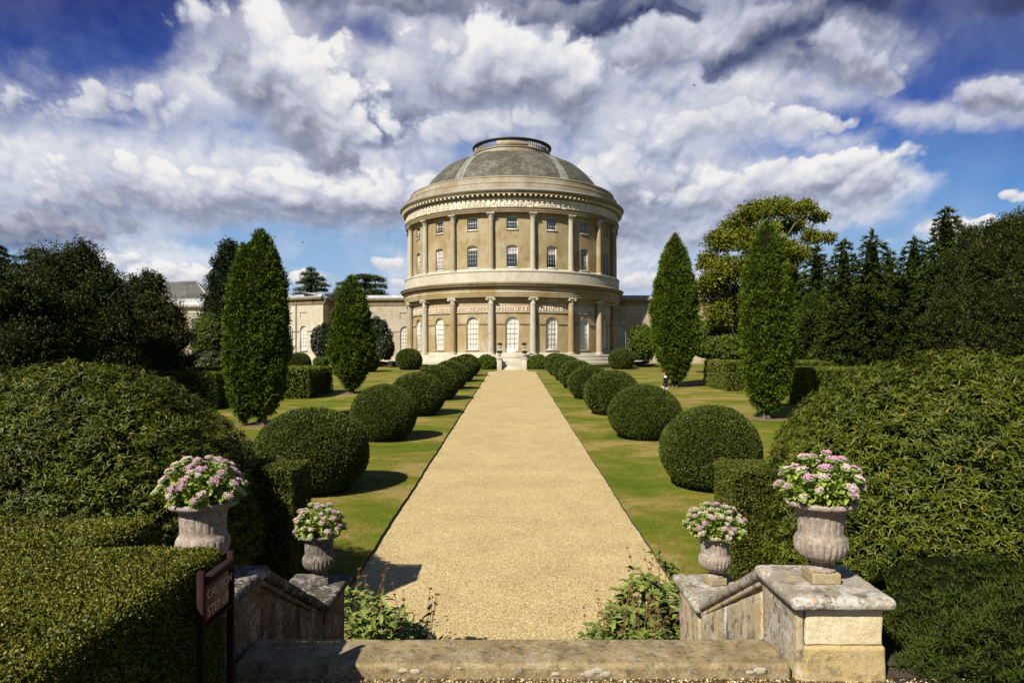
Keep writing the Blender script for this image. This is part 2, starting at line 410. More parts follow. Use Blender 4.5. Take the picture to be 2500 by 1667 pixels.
M['drystem'] = plain('dry_stems', (0.19, 0.115, 0.055), 0.85, 0.1)
M['seedhead'] = petal('dry_seed_heads', (0.16, 0.075, 0.035), (0.36, 0.18, 0.085))

# gravel
def gravelmat(name, sc, base=1.0, warm=1.0):
    m, t, b = newmat(name); p = wpos(t)
    cell = t.vor(p, sc, out='Color'); dist = t.vor(p, sc)
    v = t.sep(cell)[0]
    col = t.ramp(v, [(0.0, (0.17, 0.11, 0.045)), (0.18, (0.36, 0.265, 0.105)), (0.5, (0.53, 0.415, 0.20)), (0.8, (0.68, 0.56, 0.30)), (1.0, (0.85, 0.77, 0.52))])
    big = t.noise(p, 0.9, 5, 0.6)
    mid = t.noise(p, 22, 3, 0.7)
    col = t.mix(1.0, col, t.ramp(t.math('ADD', t.math('MULTIPLY', big, 0.6), t.math('MULTIPLY', mid, 0.4)), [(0.3, (0.74, 0.70, 0.64)), (0.7, (1.08, 1.06, 1.02))]), 'MULTIPLY')
    col = t.scale(col, (base * warm, base, base))
    t.put(b.inputs['Base Color'], col); b.inputs['Roughness'].default_value = 0.85
    b.inputs['Specular IOR Level'].default_value = 0.2
    t.put(b.inputs['Normal'], t.bump(t.math('SUBTRACT', 1.0, dist), 0.6, 0.008)); return m
M['gravel'] = gravelmat('path_gravel', 85)
M['pebble'] = None
m, t, b = newmat('loose_pebble'); a = t.n.new('ShaderNodeAttribute'); a.attribute_name = 'rnd'
t.put(b.inputs['Base Color'], t.ramp(a.outputs['Fac'], [(0.0, (0.18, 0.115, 0.05)), (0.3, (0.45, 0.31, 0.13)), (0.7, (0.62, 0.46, 0.23)), (1.0, (0.80, 0.72, 0.52))])); b.inputs['Roughness'].default_value = 0.7
M['pebble'] = m
# lawn
def lawnmat(name, dry=0.0):
    m, t, b = newmat(name); p = wpos(t)
    st = t.vm('MULTIPLY', p, (0.55, 1.0, 1.0))
    n1 = t.noise(st, 0.55, 5, 0.62, dist=0.6); n2 = t.noise(p, 2.2, 5, 0.7); n3 = t.noise(p, 55, 4, 0.75); n4 = t.noise(t.vm('MULTIPLY', p, (1, 0.25, 1)), 190, 2, 0.7)
    k = t.math('ADD', t.math('MULTIPLY', n1, 0.85), t.math('MULTIPLY', n2, 0.30))
    k = t.math('ADD', k, dry)
    col = t.ramp(k, [(0.42, (0.092, 0.130, 0.008)), (0.53, (0.135, 0.162, 0.012)), (0.60, (0.195, 0.178, 0.030)), (0.69, (0.32, 0.240, 0.085))])
    d = t.math('ADD', t.math('MULTIPLY', n3, 0.55), t.math('MULTIPLY', n4, 0.45))
    col = t.mix(1.0, col, t.ramp(d, [(0.32, (0.45, 0.48, 0.40)), (0.62, (1.22, 1.2, 1.15))]), 'MULTIPLY')
    t.put(b.inputs['Base Color'], col); b.inputs['Roughness'].default_value = 0.8; b.inputs['Specular IOR Level'].default_value = 0.12
    t.put(b.inputs['Normal'], t.bump(d, 0.6, 0.02)); return m
M['lawn'] = lawnmat('lawn_grass'); M['far'] = lawnmat('field_grass', -0.05)
m, t, b = newmat('grass_blades'); a = t.n.new('ShaderNodeAttribute'); a.attribute_name = 'rnd'
p = wpos(t); n1 = t.noise(t.vm('MULTIPLY', p, (0.55, 1.0, 1.0)), 0.55, 5, 0.62, dist=0.6); n2 = t.noise(p, 2.2, 5, 0.7)
k = t.math('ADD', t.math('MULTIPLY', n1, 0.85), t.math('MULTIPLY', n2, 0.30))
c = t.ramp(k, [(0.43, (0.105, 0.155, 0.010)), (0.54, (0.155, 0.19, 0.014)), (0.61, (0.22, 0.20, 0.035)), (0.69, (0.36, 0.27, 0.10))])
c = t.mix(1.0, c, t.ramp(a.outputs['Fac'], [(0, (0.55, 0.6, 0.5)), (1, (1.25, 1.2, 1.1))]), 'MULTIPLY')
t.put(b.inputs['Base Color'], c); b.inputs['Roughness'].default_value = 0.6; b.inputs['Specular IOR Level'].default_value = 0.2; M['blade'] = m
m, t, b = newmat('soil'); p = wpos(t); n1 = t.noise(p, 40, 5, 0.7)
t.put(b.inputs['Base Color'], t.ramp(n1, [(0.35, (0.020, 0.013, 0.007)), (0.7, (0.09, 0.06, 0.035))])); b.inputs['Roughness'].default_value = 0.95
t.put(b.inputs['Normal'], t.bump(n1, 1.0, 0.02)); M['soil'] = m

# building stucco and stone; coordinates are local to the rotunda axis
def stucco(name, base, stain, pale, streak=0.5, patch=0.5, rnd=False):
    m, t, b = newmat(name); p = wpos(t)
    n1 = t.noise(p, 0.35, 5, 0.6); n2 = t.noise(t.vm('MULTIPLY', p, (1.7, 1.7, 0.4)), 1.6, 5, 0.62); n3 = t.noise(p, 7, 5, 0.7)
    if rnd:
        oi = t.n.new('ShaderNodeObjectInfo').outputs['Random']; base = t.mix(t.mr(oi, 0.35, 0.65), base, pale)
    col = t.mix(t.mr(n1, 0.40, 0.62, 0, patch), base, pale)
    col = t.mix(t.mr(n2, 0.46, 0.72, 0, streak * 0.5), col, stain)
    nb = t.noise(p, 0.9, 4, 0.6, dist=.4); col = t.mix(t.mr(nb, 0.56, 0.70, 0, streak * 0.45), col, stain)
    col = t.mix(1.0, col, t.ramp(n3, [(0.25, (0.86, 0.85, 0.83)), (0.7, (1.06, 1.06, 1.05))]), 'MULTIPLY')
    t.put(b.inputs['Base Color'], col); b.inputs['Roughness'].default_value = 0.88; b.inputs['Specular IOR Level'].default_value = 0.15
    t.put(b.inputs['Normal'], t.bump(n3, 0.25, 0.02)); return m
M['ochre'] = stucco('ochre_stucco', (0.325, 0.24, 0.118), (0.16, 0.115, 0.058), (0.43, 0.37, 0.245), 0.75, 0.75)
M['ochrelow'] = stucco('weathered_ochre_stucco', (0.355, 0.265, 0.13), (0.18, 0.135, 0.075), (0.47, 0.405, 0.29), 0.75, 0.8)
M['shaft'] = stucco('column_stucco', (0.32, 0.235, 0.12), (0.17, 0.115, 0.06), (0.46, 0.42, 0.34), 0.6, 0.45, True)
M['palestone'] = stucco('pale_stone', (0.50, 0.455, 0.355), (0.29, 0.26, 0.19), (0.62, 0.585, 0.50), 0.6, 0.6)
M['cornice'] = stucco('cornice_stone', (0.235, 0.182, 0.105), (0.09, 0.068, 0.045), (0.36, 0.305, 0.21), 0.85, 0.35)
M['attic'] = stucco('attic_stone', (0.31, 0.25, 0.165), (0.18, 0.14, 0.095), (0.46, 0.42, 0.34), 0.6, 0.7)
M['relief'] = stucco('relief_plaster', (0.68, 0.61, 0.47), (0.42, 0.35, 0.25), (0.80, 0.75, 0.64), 0.4, 0.5)
M['terracotta'] = stucco('pink_relief_ground', (0.46, 0.335, 0.235), (0.28, 0.20, 0.14), (0.54, 0.45, 0.34), 0.6, 0.7)
M['wing'] = stucco('grey_buff_stucco', (0.36, 0.30, 0.205), (0.22, 0.18, 0.12), (0.48, 0.43, 0.35), 0.6, 0.7)
M['bay'] = stucco('bleached_buff_stucco', (0.50, 0.445, 0.34), (0.28, 0.24, 0.17), (0.60, 0.56, 0.47), 0.6, 0.7)
m, t, b = newmat('lead_sheet'); p = wpos(t); n1 = t.noise(p, 2, 5, 0.6)
t.put(b.inputs['Base Color'], t.ramp(n1, [(0.3, (0.20, 0.21, 0.235)), (0.7, (0.42, 0.43, 0.46))])); b.inputs['Roughness'].default_value = 0.55; M['lead'] = m
# slates: rows follow the height, joints follow the bearing
def slate(name, dark, mid, light, moss, k=0.6):
    m, t, b = newmat(name); o = objc(t); x, y, z = t.sep(o)
    ang = t.math('ARCTAN2', x, y)
    r = t.math('SQRT', t.math('ADD', t.math('MULTIPLY', x, x), t.math('MULTIPLY', y, y)))
    s = t.math('MULTIPLY', ang, 9.0)
    uvv = t.comb(s, t.math('SUBTRACT', t.math('MULTIPLY', z, 1.0), t.math('MULTIPLY', r, 1.0)), 0.0)
    br = t.n.new('ShaderNodeTexBrick'); t.put(br.inputs['Vector'], uvv)
    br.inputs['Scale'].default_value = 1.0; br.inputs['Brick Width'].default_value = 0.42; br.inputs['Row Height'].default_value = 0.36
    br.inputs['Mortar Size'].default_value = 0.018; br.inputs['Color1'].default_value = (0.75, 0.75, 0.75, 1); br.inputs['Color2'].default_value = (1.15, 1.15, 1.15, 1); br.inputs['Mortar'].default_value = (0.45, 0.45, 0.45, 1)
    n1 = t.noise(o, 0.55, 6, 0.65); n2 = t.noise(o, 2.6, 6, 0.7); n3 = t.noise(o, 9, 4, .7)
    col = t.ramp(t.math('ADD', t.math('MULTIPLY', n1, 0.5), t.math('MULTIPLY', n2, 0.5)), [(0.34, dark), (0.5, mid), (0.66, light)])
    col = t.mix(t.mr(n3, 0.55, 0.7, 0, k), col, moss)
    col = t.mix(0.8, col, br.outputs[0], 'MULTIPLY')
    t.put(b.inputs['Base Color'], col); b.inputs['Roughness'].default_value = 0.7; b.inputs['Specular IOR Level'].default_value = 0.2
    t.put(b.inputs['Normal'], t.bump(br.outputs[0], 0.5, 0.03)); return m
M['slate'] = slate('mossy_slate', (0.050, 0.047, 0.034), (0.105, 0.100, 0.078), (0.23, 0.23, 0.195), (0.16, 0.14, 0.04))
M['paleslate'] = slate('bleached_slate', (0.14, 0.14, 0.115), (0.25, 0.255, 0.225), (0.36, 0.365, 0.34), (0.18, 0.17, 0.10), 0.6)
M['roofslate'] = slate('grey_slate', (0.10, 0.095, 0.085), (0.16, 0.155, 0.14), (0.24, 0.235, 0.22), (0.14, 0.13, 0.09), 0.3)
M['paint'] = plain('white_paint', (0.80, 0.78, 0.72), 0.5)
M['paintshade'] = plain('grey_glazing_bar', (0.58, 0.56, 0.48), 0.5)
M['dark'] = plain('dark_iron', (0.03, 0.035, 0.035), 0.5)
M['blind'] = plain('cream_blind', (0.78, 0.75, 0.66), 0.85)
M['pinkblind'] = plain('pink_striped_blind', (0.66, 0.54, 0.54), 0.85)
m, t, b = newmat('window_glass'); gl = t.n.new('ShaderNodeBsdfGlossy'); gl.inputs['Roughness'].default_value = 0.03
tr = t.n.new('ShaderNodeBsdfTransparent'); mx = t.n.new('ShaderNodeMixShader'); mx.inputs[0].default_value = 0.14
t.l.new(tr.outputs[0], mx.inputs[1]); t.l.new(gl.outputs[0], mx.inputs[2]); t.l.new(mx.outputs[0], t.n['Material Output'].inputs[0]); M['glass'] = m

# lichened garden stone
def lichen(name, base, tan, dark=0.5, white=0.4, orange=0.25, streaks=False, sc=1.0):
    m, t, b = newmat(name); p = wpos(t)
    q = t.vm('MULTIPLY', p, (1, 1, 0.75 if streaks else 1))
    n1 = t.noise(q, 3.0 * sc, 6, 0.65); n2 = t.noise(q, 9 * sc, 6, 0.72); n3 = t.noise(p, 34 * sc, 5, 0.75); n4 = t.noise(q, 5.5 * sc, 5, 0.7, dist=0.5); n5 = t.noise(p, 120 * sc, 3, .7)
    col = t.mix(t.mr(n1, 0.4, 0.62), base, tan)
    col = t.mix(t.math('MULTIPLY', t.mr(n2, 0.50, 0.62), dark), col, (0.045, 0.038, 0.030))
    col = t.mix(t.math('MULTIPLY', t.mr(t.math('ADD', t.math('MULTIPLY', n4, .6), t.math('MULTIPLY', n3, .4)), 0.50, 0.57), white), col, (0.60, 0.58, 0.54))
    col = t.mix(t.math('MULTIPLY', t.mr(t.math('ADD', t.math('MULTIPLY', t.noise(p, 11 * sc, 4, .6, dist=1.0), .6), t.math('MULTIPLY', n3, .4)), 0.565, 0.60), orange), col, (0.50, 0.27, 0.05))
    col = t.mix(1.0, col, t.ramp(t.math('ADD', t.math('MULTIPLY', n3, 0.5), t.math('MULTIPLY', n5, .5)), [(0.3, (0.62, 0.60, 0.58)), (0.66, (1.18, 1.18, 1.16))]), 'MULTIPLY')
    t.put(b.inputs['Base Color'], col); b.inputs['Roughness'].default_value = 0.9; b.inputs['Specular IOR Level'].default_value = 0.15
    h = t.math('ADD', t.math('MULTIPLY', n2, .5), t.math('MULTIPLY', n3, .5))
    t.put(b.inputs['Normal'], t.bump(h, 0.7, 0.02)); return m
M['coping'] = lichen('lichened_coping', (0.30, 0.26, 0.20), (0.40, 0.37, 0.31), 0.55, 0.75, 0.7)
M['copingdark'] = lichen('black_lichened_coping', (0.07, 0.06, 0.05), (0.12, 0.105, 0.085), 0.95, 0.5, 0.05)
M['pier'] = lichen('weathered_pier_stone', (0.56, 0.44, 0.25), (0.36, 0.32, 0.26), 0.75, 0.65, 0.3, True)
M['pierdark'] = lichen('dark_brown_pier_stone', (0.17, 0.125, 0.08), (0.23, 0.13, 0.065), 0.75, 0.45, 0.15, True)  # darker brown tone for the left stair wall
M['block'] = lichen('new_limestone', (0.72, 0.62, 0.42), (0.66, 0.54, 0.32), 0.04, 0.10, 0.08)
M['blockold'] = lichen('stained_limestone', (0.52, 0.40, 0.19), (0.42, 0.32, 0.17), 0.5, 0.10, 0.3)
M['step'] = lichen('threshold_stone', (0.36, 0.28, 0.15), (0.25, 0.185, 0.10), 0.55, 0.2, 0.3, sc=1.8)
M['urn'] = lichen('pinkish_urn_stone', (0.40, 0.32, 0.26), (0.32, 0.255, 0.205), 0.32, 0.5, 0.03, sc=4)
M['urnshade'] = lichen('shaded_urn_stone', (0.15, 0.125, 0.105), (0.20, 0.16, 0.135), 0.45, 0.35, 0.03, sc=4)  # darker copy of the urn stone; its colour stands in for cast shade
M['plinth'] = lichen('urn_plinth_stone', (0.36, 0.29, 0.17), (0.42, 0.34, 0.19), 0.15, 0.15, 0.45, sc=2)
M['lichenspot'] = plain('white_lichen_rosette', (0.42, 0.37, 0.27), 0.95, 0.05)

M['darkg'] = leafmat('magnolia_leaves', (0.006, 0.012, 0.003), (0.030, 0.045, 0.010), rough=0.4, spec=0.4, low=0.8)
M['yewdark'] = leafmat('wild_yew_leaves', (0.010, 0.016, 0.002), (0.085, 0.090, 0.010), rough=0.55, spec=0.2, low=0.5)
M['cedardark'] = leafmat('dark_cedar_needles', (0.007, 0.015, 0.005), (0.032, 0.048, 0.014), rough=0.6, spec=0.15, low=0.5)
M['soilpale'] = lichen('dry_brown_earth', (0.22, 0.15, 0.085), (0.17, 0.12, 0.06), .2, .0, .0)
M['birdm'] = plain('dark_feathers', (.02, .02, .025), .7)
M['urnpale'] = lichen('pale_urn_stone', (0.48, 0.45, 0.40), (0.38, 0.35, 0.31), .2, .3, .05)
M['sqhedge'] = leafmat('square_hedge_leaves', (0.022, 0.034, 0.003), (0.13, 0.14, 0.012), (0.26, 0.22, 0.06), rough=0.5, spec=0.2, low=2.5, efrac=0.975)  # leaves darkened evenly to stand in for shade on the hedge fronts
M['room'] = plain('unlit_room', (0.012, 0.012, 0.014), 0.9, 0.0)
# ------------------------------------------------------------------ the rotunda and its wings
RC = (0.0, 88.0)
def pol(az, r, z): return (r * sin(az), -r * cos(az), z)
def wallstrip(mb, path, s0, s1, z0, z1, openings, ds=0.45, depth=0.34, mat=0, matr=0):
    """wall that follows path(s)->(x,y,nx,ny); openings: (sc, w, zb, ztop, kind)"""
    S = list(np.linspace(s0, s1, max(2, int((s1 - s0) / ds) + 1)))
    for o in openings:
        k = 12
        for i in range(k + 1): S.append(o[0] - o[1] / 2 + o[1] * i / k)
        S = [s for s in S if not (o[0] - o[1] / 2 < s < o[0] + o[1] / 2 and not any(abs(s - (o[0] - o[1] / 2 + o[1] * i / k)) < 1e-9 for i in range(k + 1)))]
    S = sorted(set(round(s, 6) for s in S if s0 - 1e-6 <= s <= s1 + 1e-6))
    def arch(o, s):
        sc, w, zb, zt, kind = o; u = min(1.0, abs(s - sc) / (w / 2))
        if kind == 'round': return zt - w / 2 + (w / 2) * math.sqrt(max(0, 1 - u * u))
        if kind == 'seg': return zt - 0.16 + 0.16 * (1 - u * u)
        return zt
    V = []; F = []
    def P(s, z, d=0.0):
        x, y, nx, ny = path(s); V.append((x - nx * d, y - ny * d, z)); return len(V) - 1
    for a, b_ in zip(S[:-1], S[1:]):
        m_ = (a + b_) / 2
        ops = sorted([o for o in openings if abs(m_ - o[0]) < o[1] / 2], key=lambda o: o[2])
        za, zb_ = z0, z0
        for o in ops:
            F.append((P(a, za), P(b_, zb_), P(b_, o[2]), P(a, o[2])))
            F.append((P(a, o[2]), P(b_, o[2]), P(b_, o[2], depth), P(a, o[2], depth)))
            ta, tb = arch(o, a), arch(o, b_)
            F.append((P(b_, tb), P(a, ta), P(a, ta, depth), P(b_, tb, depth)))
            za, zb_ = ta, tb
        F.append((P(a, za), P(b_, zb_), P(b_, z1), P(a, z1)))
    for o in openings:
        for sg in (-1, 1):
            s = o[0] + sg * o[1] / 2; zt = arch(o, s)
            q = (P(s, o[2]), P(s, zt), P(s, zt, depth), P(s, o[2], depth))
            F.append(q if sg < 0 else q[::-1])
    mb.add(V, F, mat)
def ringpath(r):
    return lambda s: (r * sin(s / r), -r * cos(s / r), sin(s / r), -cos(s / r))
def make_window(w, h, kind, cols, rows, blind, parent=None, sill=True, meeting=None, panel=0.0):
    """sash window in local coordinates: x across, y inward, z up from the sill"""
    fr = MB(); t = 0.045
    def top(x):
        u = min(1, abs(x) / (w / 2))
        if kind == 'round': return h - w / 2 + (w / 2) * math.sqrt(max(0, 1 - u * u))
        if kind == 'seg': return h - 0.16 + 0.16 * (1 - u * u)
        return h
    fr.add(*box((-w / 2, 0.0, 0), (-w / 2 + t * 1.3, 0.07, top(w / 2)))); fr.add(*box((w / 2 - t * 1.3, 0.0, 0), (w / 2, 0.07, top(w / 2))))
    fr.add(*box((-w / 2 + t * 1.3, 0.002, 0), (w / 2 - t * 1.3, 0.072, 0.11)))
    K = 14
    V = []; F = []
    for i in range(K + 1):
        x = -w / 2 + w * i / K; zt = top(x); k2 = 1 - 2.2 * t / w
        zi = top(x) if kind == 'flat' else top(x)
        V += [(x, 0.001, zt), (x * k2, 0.001, zt - t * 1.3), (x, 0.07, zt), (x * k2, 0.07, zt - t * 1.3)]
    for i in range(K):
        a = 4 * i; b_ = a + 4
        F += [(a + 1, b_ + 1, b_, a), (a + 1, a + 3, b_ + 3, b_ + 1)]
    fr.add(V, F)
    f = fr.build('window', M['paint'], parent)
    bars = MB(); g = 0.011
    lo = panel + 0.1
    for i in range(1, cols):
        x = -w / 2 + w * i / cols; bars.add(*box((x - g, 0.012, lo), (x + g, 0.045, top(x) - t)))
    nh = h - (w / 2 if kind == 'round' else 0.0)
    for j in range(1, rows + (1 if kind == 'round' else 0)):
        z = lo + (nh - lo) * j / rows
        th = g * (2.2 if meeting == j else 1.0)
        bars.add(*box((-w / 2 + t, 0.008, z - th), (w / 2 - t, 0.049, z + th)))
    if kind == 'round':
        for rr in (0.5,):
            pts = [(rr * w / 2 * cos(a), rr * w / 2 * sin(a) + nh) for a in np.linspace(0, pi, 11)]
            for (xa, za), (xb, zb_) in zip(pts[:-1], pts[1:]):
                bars.add([(xa, .006, za - g), (xb, .006, zb_ - g), (xb, .006, zb_ + g), (xa, .006, za + g)], [(0, 1, 2, 3)])
    bars.build('glazing_bars', M['paintshade'] if blind != 'none' else M['paint'], f)
    if panel > 0:
        MB().add(*box((-w / 2 + t, 0.004, 0.0), (w / 2 - t, 0.075, panel))).build('panel', M['paint'], f)
    def pane(y, zlo, mat, nm, ins=0.02):
        V = []; F = []
        for i in range(K + 1):
            x = (-w / 2 + w * i / K) * (1 - ins); zt = max(zlo, top(x) - 0.02)
            V += [(x, y, zlo), (x, y, zt)]
        F = [(2 * i, 2 * i + 2, 2 * i + 3, 2 * i + 1) for i in range(K)]
        MB().add(V, F).build(nm, mat, f)
    pane(0.052, 0.02, M['glass'], 'pane')
    pane(0.16, 0.02, M['room'], 'room_shade_sheet')  # near-black sheet stands in for the darkness inside the room
    if blind == 'full': pane(0.085, 0.02, M['blind'], 'blind')
    elif blind == 'pinkhalf': pane(0.085, h * 0.62, M['pinkblind'], 'blind')
    elif blind == 'pinkfull': pane(0.085, h * 0.10, M['pinkblind'], 'blind')
    elif blind == 'pinkthird': pane(0.085, h * 0.78, M['pinkblind'], 'blind')
    if sill:
        MB().add(*bevbox((-w / 2 - 0.10, -0.31, -0.10), (w / 2 + 0.10, 0.0, -0.003), 0.015, 1)).build('sill', M['palestone'], f)
    return f
def arcs(prof, mat, name, parent, n=216, smooth=False, mod=None, angle=30):
    mb = MB(); mb.add(*lathe(prof, n, mod=mod)); return mb.build(name, mat, parent, smooth, angle if smooth else None)

KB = 92.0 / 88.0
rot = thing('rotunda', 'round domed ochre country house with columns on two floors at the path end', 'country house', (0, 92.0, 0)); rot.scale = (KB, KB, KB)
def rescale(root, c):
    # set the wing's empty at its own foot and bring it to full size
    for ch in root.children: ch.location = (ch.location.x - c[0], ch.location.y - c[1], ch.location.z - c[2])
    root.location = (c[0] * KB, c[1] * KB, c[2] * KB); root.scale = (KB, KB, KB)
zgb = -1.32
# stepped stone plinth
arcs([(16.6, zgb - 0.6), (16.6, -0.98), (16.5, -0.92), (14.95, -0.92), (14.95, -0.60), (14.87, -0.55), (14.4, -0.55), (14.4, -0.22), (14.3, -0.16), (12.5, -0.16)], M['palestone'], 'plinth', rot, smooth=True)
RW = 12.92
frontw = [k for k in range(-5, 6)]
ops = []
for k in frontw:
    s = R(20 * k) * RW
    ops.append((s, 1.44 if k == 0 else 1.42, -0.20 if k == 0 else 0.36, 4.02, 'round'))
w1 = MB(); wallstrip(w1, ringpath(RW), -pi * RW, pi * RW, -0.16, 6.3, ops)
w1.build('lower_wall', M['ochrelow'], rot)
ops = []
for k in frontw:
    s = R(20 * k) * RW
    ops += [(s, 1.22, 9.42, 11.92, 'seg'), (s, 1.20, 13.62, 15.12, 'seg')]
w2 = MB(); wallstrip(w2, ringpath(RW), -pi * RW, pi * RW, 9.0, 15.6, ops)
w2.build('upper_wall', M['ochre'], rot)
# impost string between the arched windows, interrupted at the openings
st = MB()
for k in range(-9, 9):
    a0_, a1_ = R(20 * k) + 0.80 / RW, R(20 * (k + 1)) - 0.80 / RW
    st.add(*lathe([(RW - .01, 3.14), (RW + .07, 3.15), (RW + .09, 3.20), (RW + .09, 3.27), (RW - .01, 3.29)], 8, a0_, a1_))
    st.add(*lathe([(RW - .01, 4.40), (RW + .10, 4.42), (RW + .13, 4.50), (RW - .01, 4.54)], 8, R(20 * k + 12.2 - 20 + 10), R(20 * k + 17.8)))
st.build('string_course', M['cornice'], rot)
# low base course inside the columns
arcs([(13.02, -0.157), (13.02, 0.02), (12.9, 0.06)], M['palestone'], 'wall_base', rot)
# lower entablature
den = lambda A, z: 0
e1 = MB()
e1.add(*lathe([(12.85, 6.16), (13.62, 6.16), (13.62, 6.34), (13.67, 6.35), (13.67, 6.55), (13.73, 6.57), (13.73, 6.66), (13.66, 6.68), (13.66, 7.02), (13.74, 7.05), (13.76, 7.12)], 216))
e1.build('lower_frieze_band', M['ochrelow'], rot, True, 25)
e1 = MB(); e1.add(*lathe([(13.74, 7.115), (13.80, 7.13), (13.80, 7.27), (13.95, 7.30), (14.08, 7.33), (14.08, 7.46), (14.18, 7.50), (14.22, 7.60), (13.70, 7.80), (13.60, 7.82)], 216))
for i in range(240):      # dentil course cut into the moulding
    a = 2 * pi * i / 240
    if cos(a) < -0.25: continue
    c, s_ = cos(a), sin(a)
    V, F = box((-0.09, -0.075, 0), (0.09, 0.02, 0.11))
    V = [((x * c - (y - 13.80) * s_), (x * s_ + (y - 13.80) * c), z + 7.15) for x, y, z in V]
    e1.add(V, F)
e1.build('lower_cornice', M['cornice'], rot, True, 25)
arcs([(13.62, 7.80), (13.62, 8.88), (13.68, 8.90), (13.70, 9.0), (13.66, 9.06), (13.55, 9.07), (12.9, 9.07)], M['palestone'], 'podium_band', rot, smooth=True)
arcs([(13.00, 9.068), (13.00, 9.30), (12.9, 9.34)], M['palestone'], 'upper_wall_base', rot)
# upper entablature
arcs([(12.85, 15.42), (13.50, 15.42), (13.50, 15.60), (13.55, 15.61), (13.55, 15.82), (13.60, 15.83), (13.64, 15.92), (13.52, 15.95)], M['cornice'], 'upper_architrave', rot, smooth=True)
arcs([(13.46, 15.93), (13.46, 16.95)], M['relief'], 'frieze_ground', rot)
arcs([(13.46, 16.93), (13.55, 16.95), (13.56, 17.00), (13.56, 17.20), (13.58, 17.28), (14.02, 17.29), (14.02, 17.44), (14.10, 17.50), (14.20, 17.66), (14.22, 17.72)], M['cornice'], 'upper_cornice', rot, smooth=True)
arcs([(14.225, 17.715), (14.23, 17.76), (13.50, 18.02), (13.36, 18.04)], M['lead'], 'cornice_lead', rot, smooth=True)
# modillions under the cornice
NM = 150
mo = MB(); mo.add(*bevbox((-0.105, -0.43, -0.19), (0.105, 0.02, 0.0), 0.015, 1)); mome = mo.mesh('modillion', M['relief'])
for i in range(-38, 39):
    a = 2 * pi * (i + 0.5) / NM
    link('modillion', mome, rot, pol(a, 13.585, 17.28), a)
arcs([(13.36, 18.03), (13.36, 18.64), (13.40, 18.66), (13.40, 18.74), (13.30, 18.80), (12.98, 18.82)], M['attic'], 'attic_step', rot, smooth=True)
arcs([(12.95, 18.80), (12.95, 19.36), (13.0, 19.38), (13.0, 19.46), (12.9, 19.52), (11.2, 19.72)], M['attic'], 'attic_parapet', rot, smooth=True)
dp = [(11.55, 19.60), (11.15, 20.35), (10.5, 21.30), (9.9, 22.0), (9.2, 22.66), (8.5, 23.25), (7.7, 23.62), (6.9, 24.02), (6.1, 24.34), (5.4, 24.56), (4.7, 24.72)]
arcs(dp, M['slate'], 'dome', rot, n=160, smooth=True, angle=80)
for a in (-32.5, 32.5, -147.5, 147.5):      # bleached strips of newer slate running up the dome
    rb = MB(); rb.add(*lathe([(r_ + 0.03, z + 0.03) for r_, z in dp], 6, R(a) - 0.052, R(a) + 0.052))
    rb.build('pale_slate_strip', M['paleslate'], rot, True, 80)
arcs([(4.90, 24.1), (4.90, 25.12), (5.0, 25.16), (5.0, 25.26), (4.78, 25.30), (4.55, 25.30)], M['attic'], 'lantern_drum', rot, n=96, smooth=True)
bal = thing('balustrade', None, None); bal.parent = rot
for q in range(4):
    c = q * pi / 2; pa = MB()
    pa.add(*lathe([(4.62, 25.28), (4.86, 25.285), (4.86, 26.06), (4.62, 26.06)], 14, c - R(23), c + R(23)))
    pa.build('solid_panel', M['attic'], bal)
b1 = MB(); b1.add(*lathe([(0.05, 0), (0.085, 0.02), (0.085, 0.06), (0.05, 0.09), (0.09, 0.22), (0.095, 0.30), (0.05, 0.46), (0.04, 0.56), (0.08, 0.66), (0.085, 0.77), (0.05, 0.775)], 8))
bme = b1.mesh('baluster', M['cornice'], True)
for q in (-1, 0, 1, 2):
    for j in range(12):
        a = q * pi / 2 + R(23) + R(44) * (j + 0.5) / 12
        link('baluster', bme, bal, pol(a, 4.74, 25.285), a)
arcs([(4.60, 26.05), (4.96, 26.06), (5.08, 26.14), (5.08, 26.24), (4.96, 26.30), (4.6, 26.30), (4.6, 26.05)], M['dark'], 'rail', bal, n=96, smooth=True)

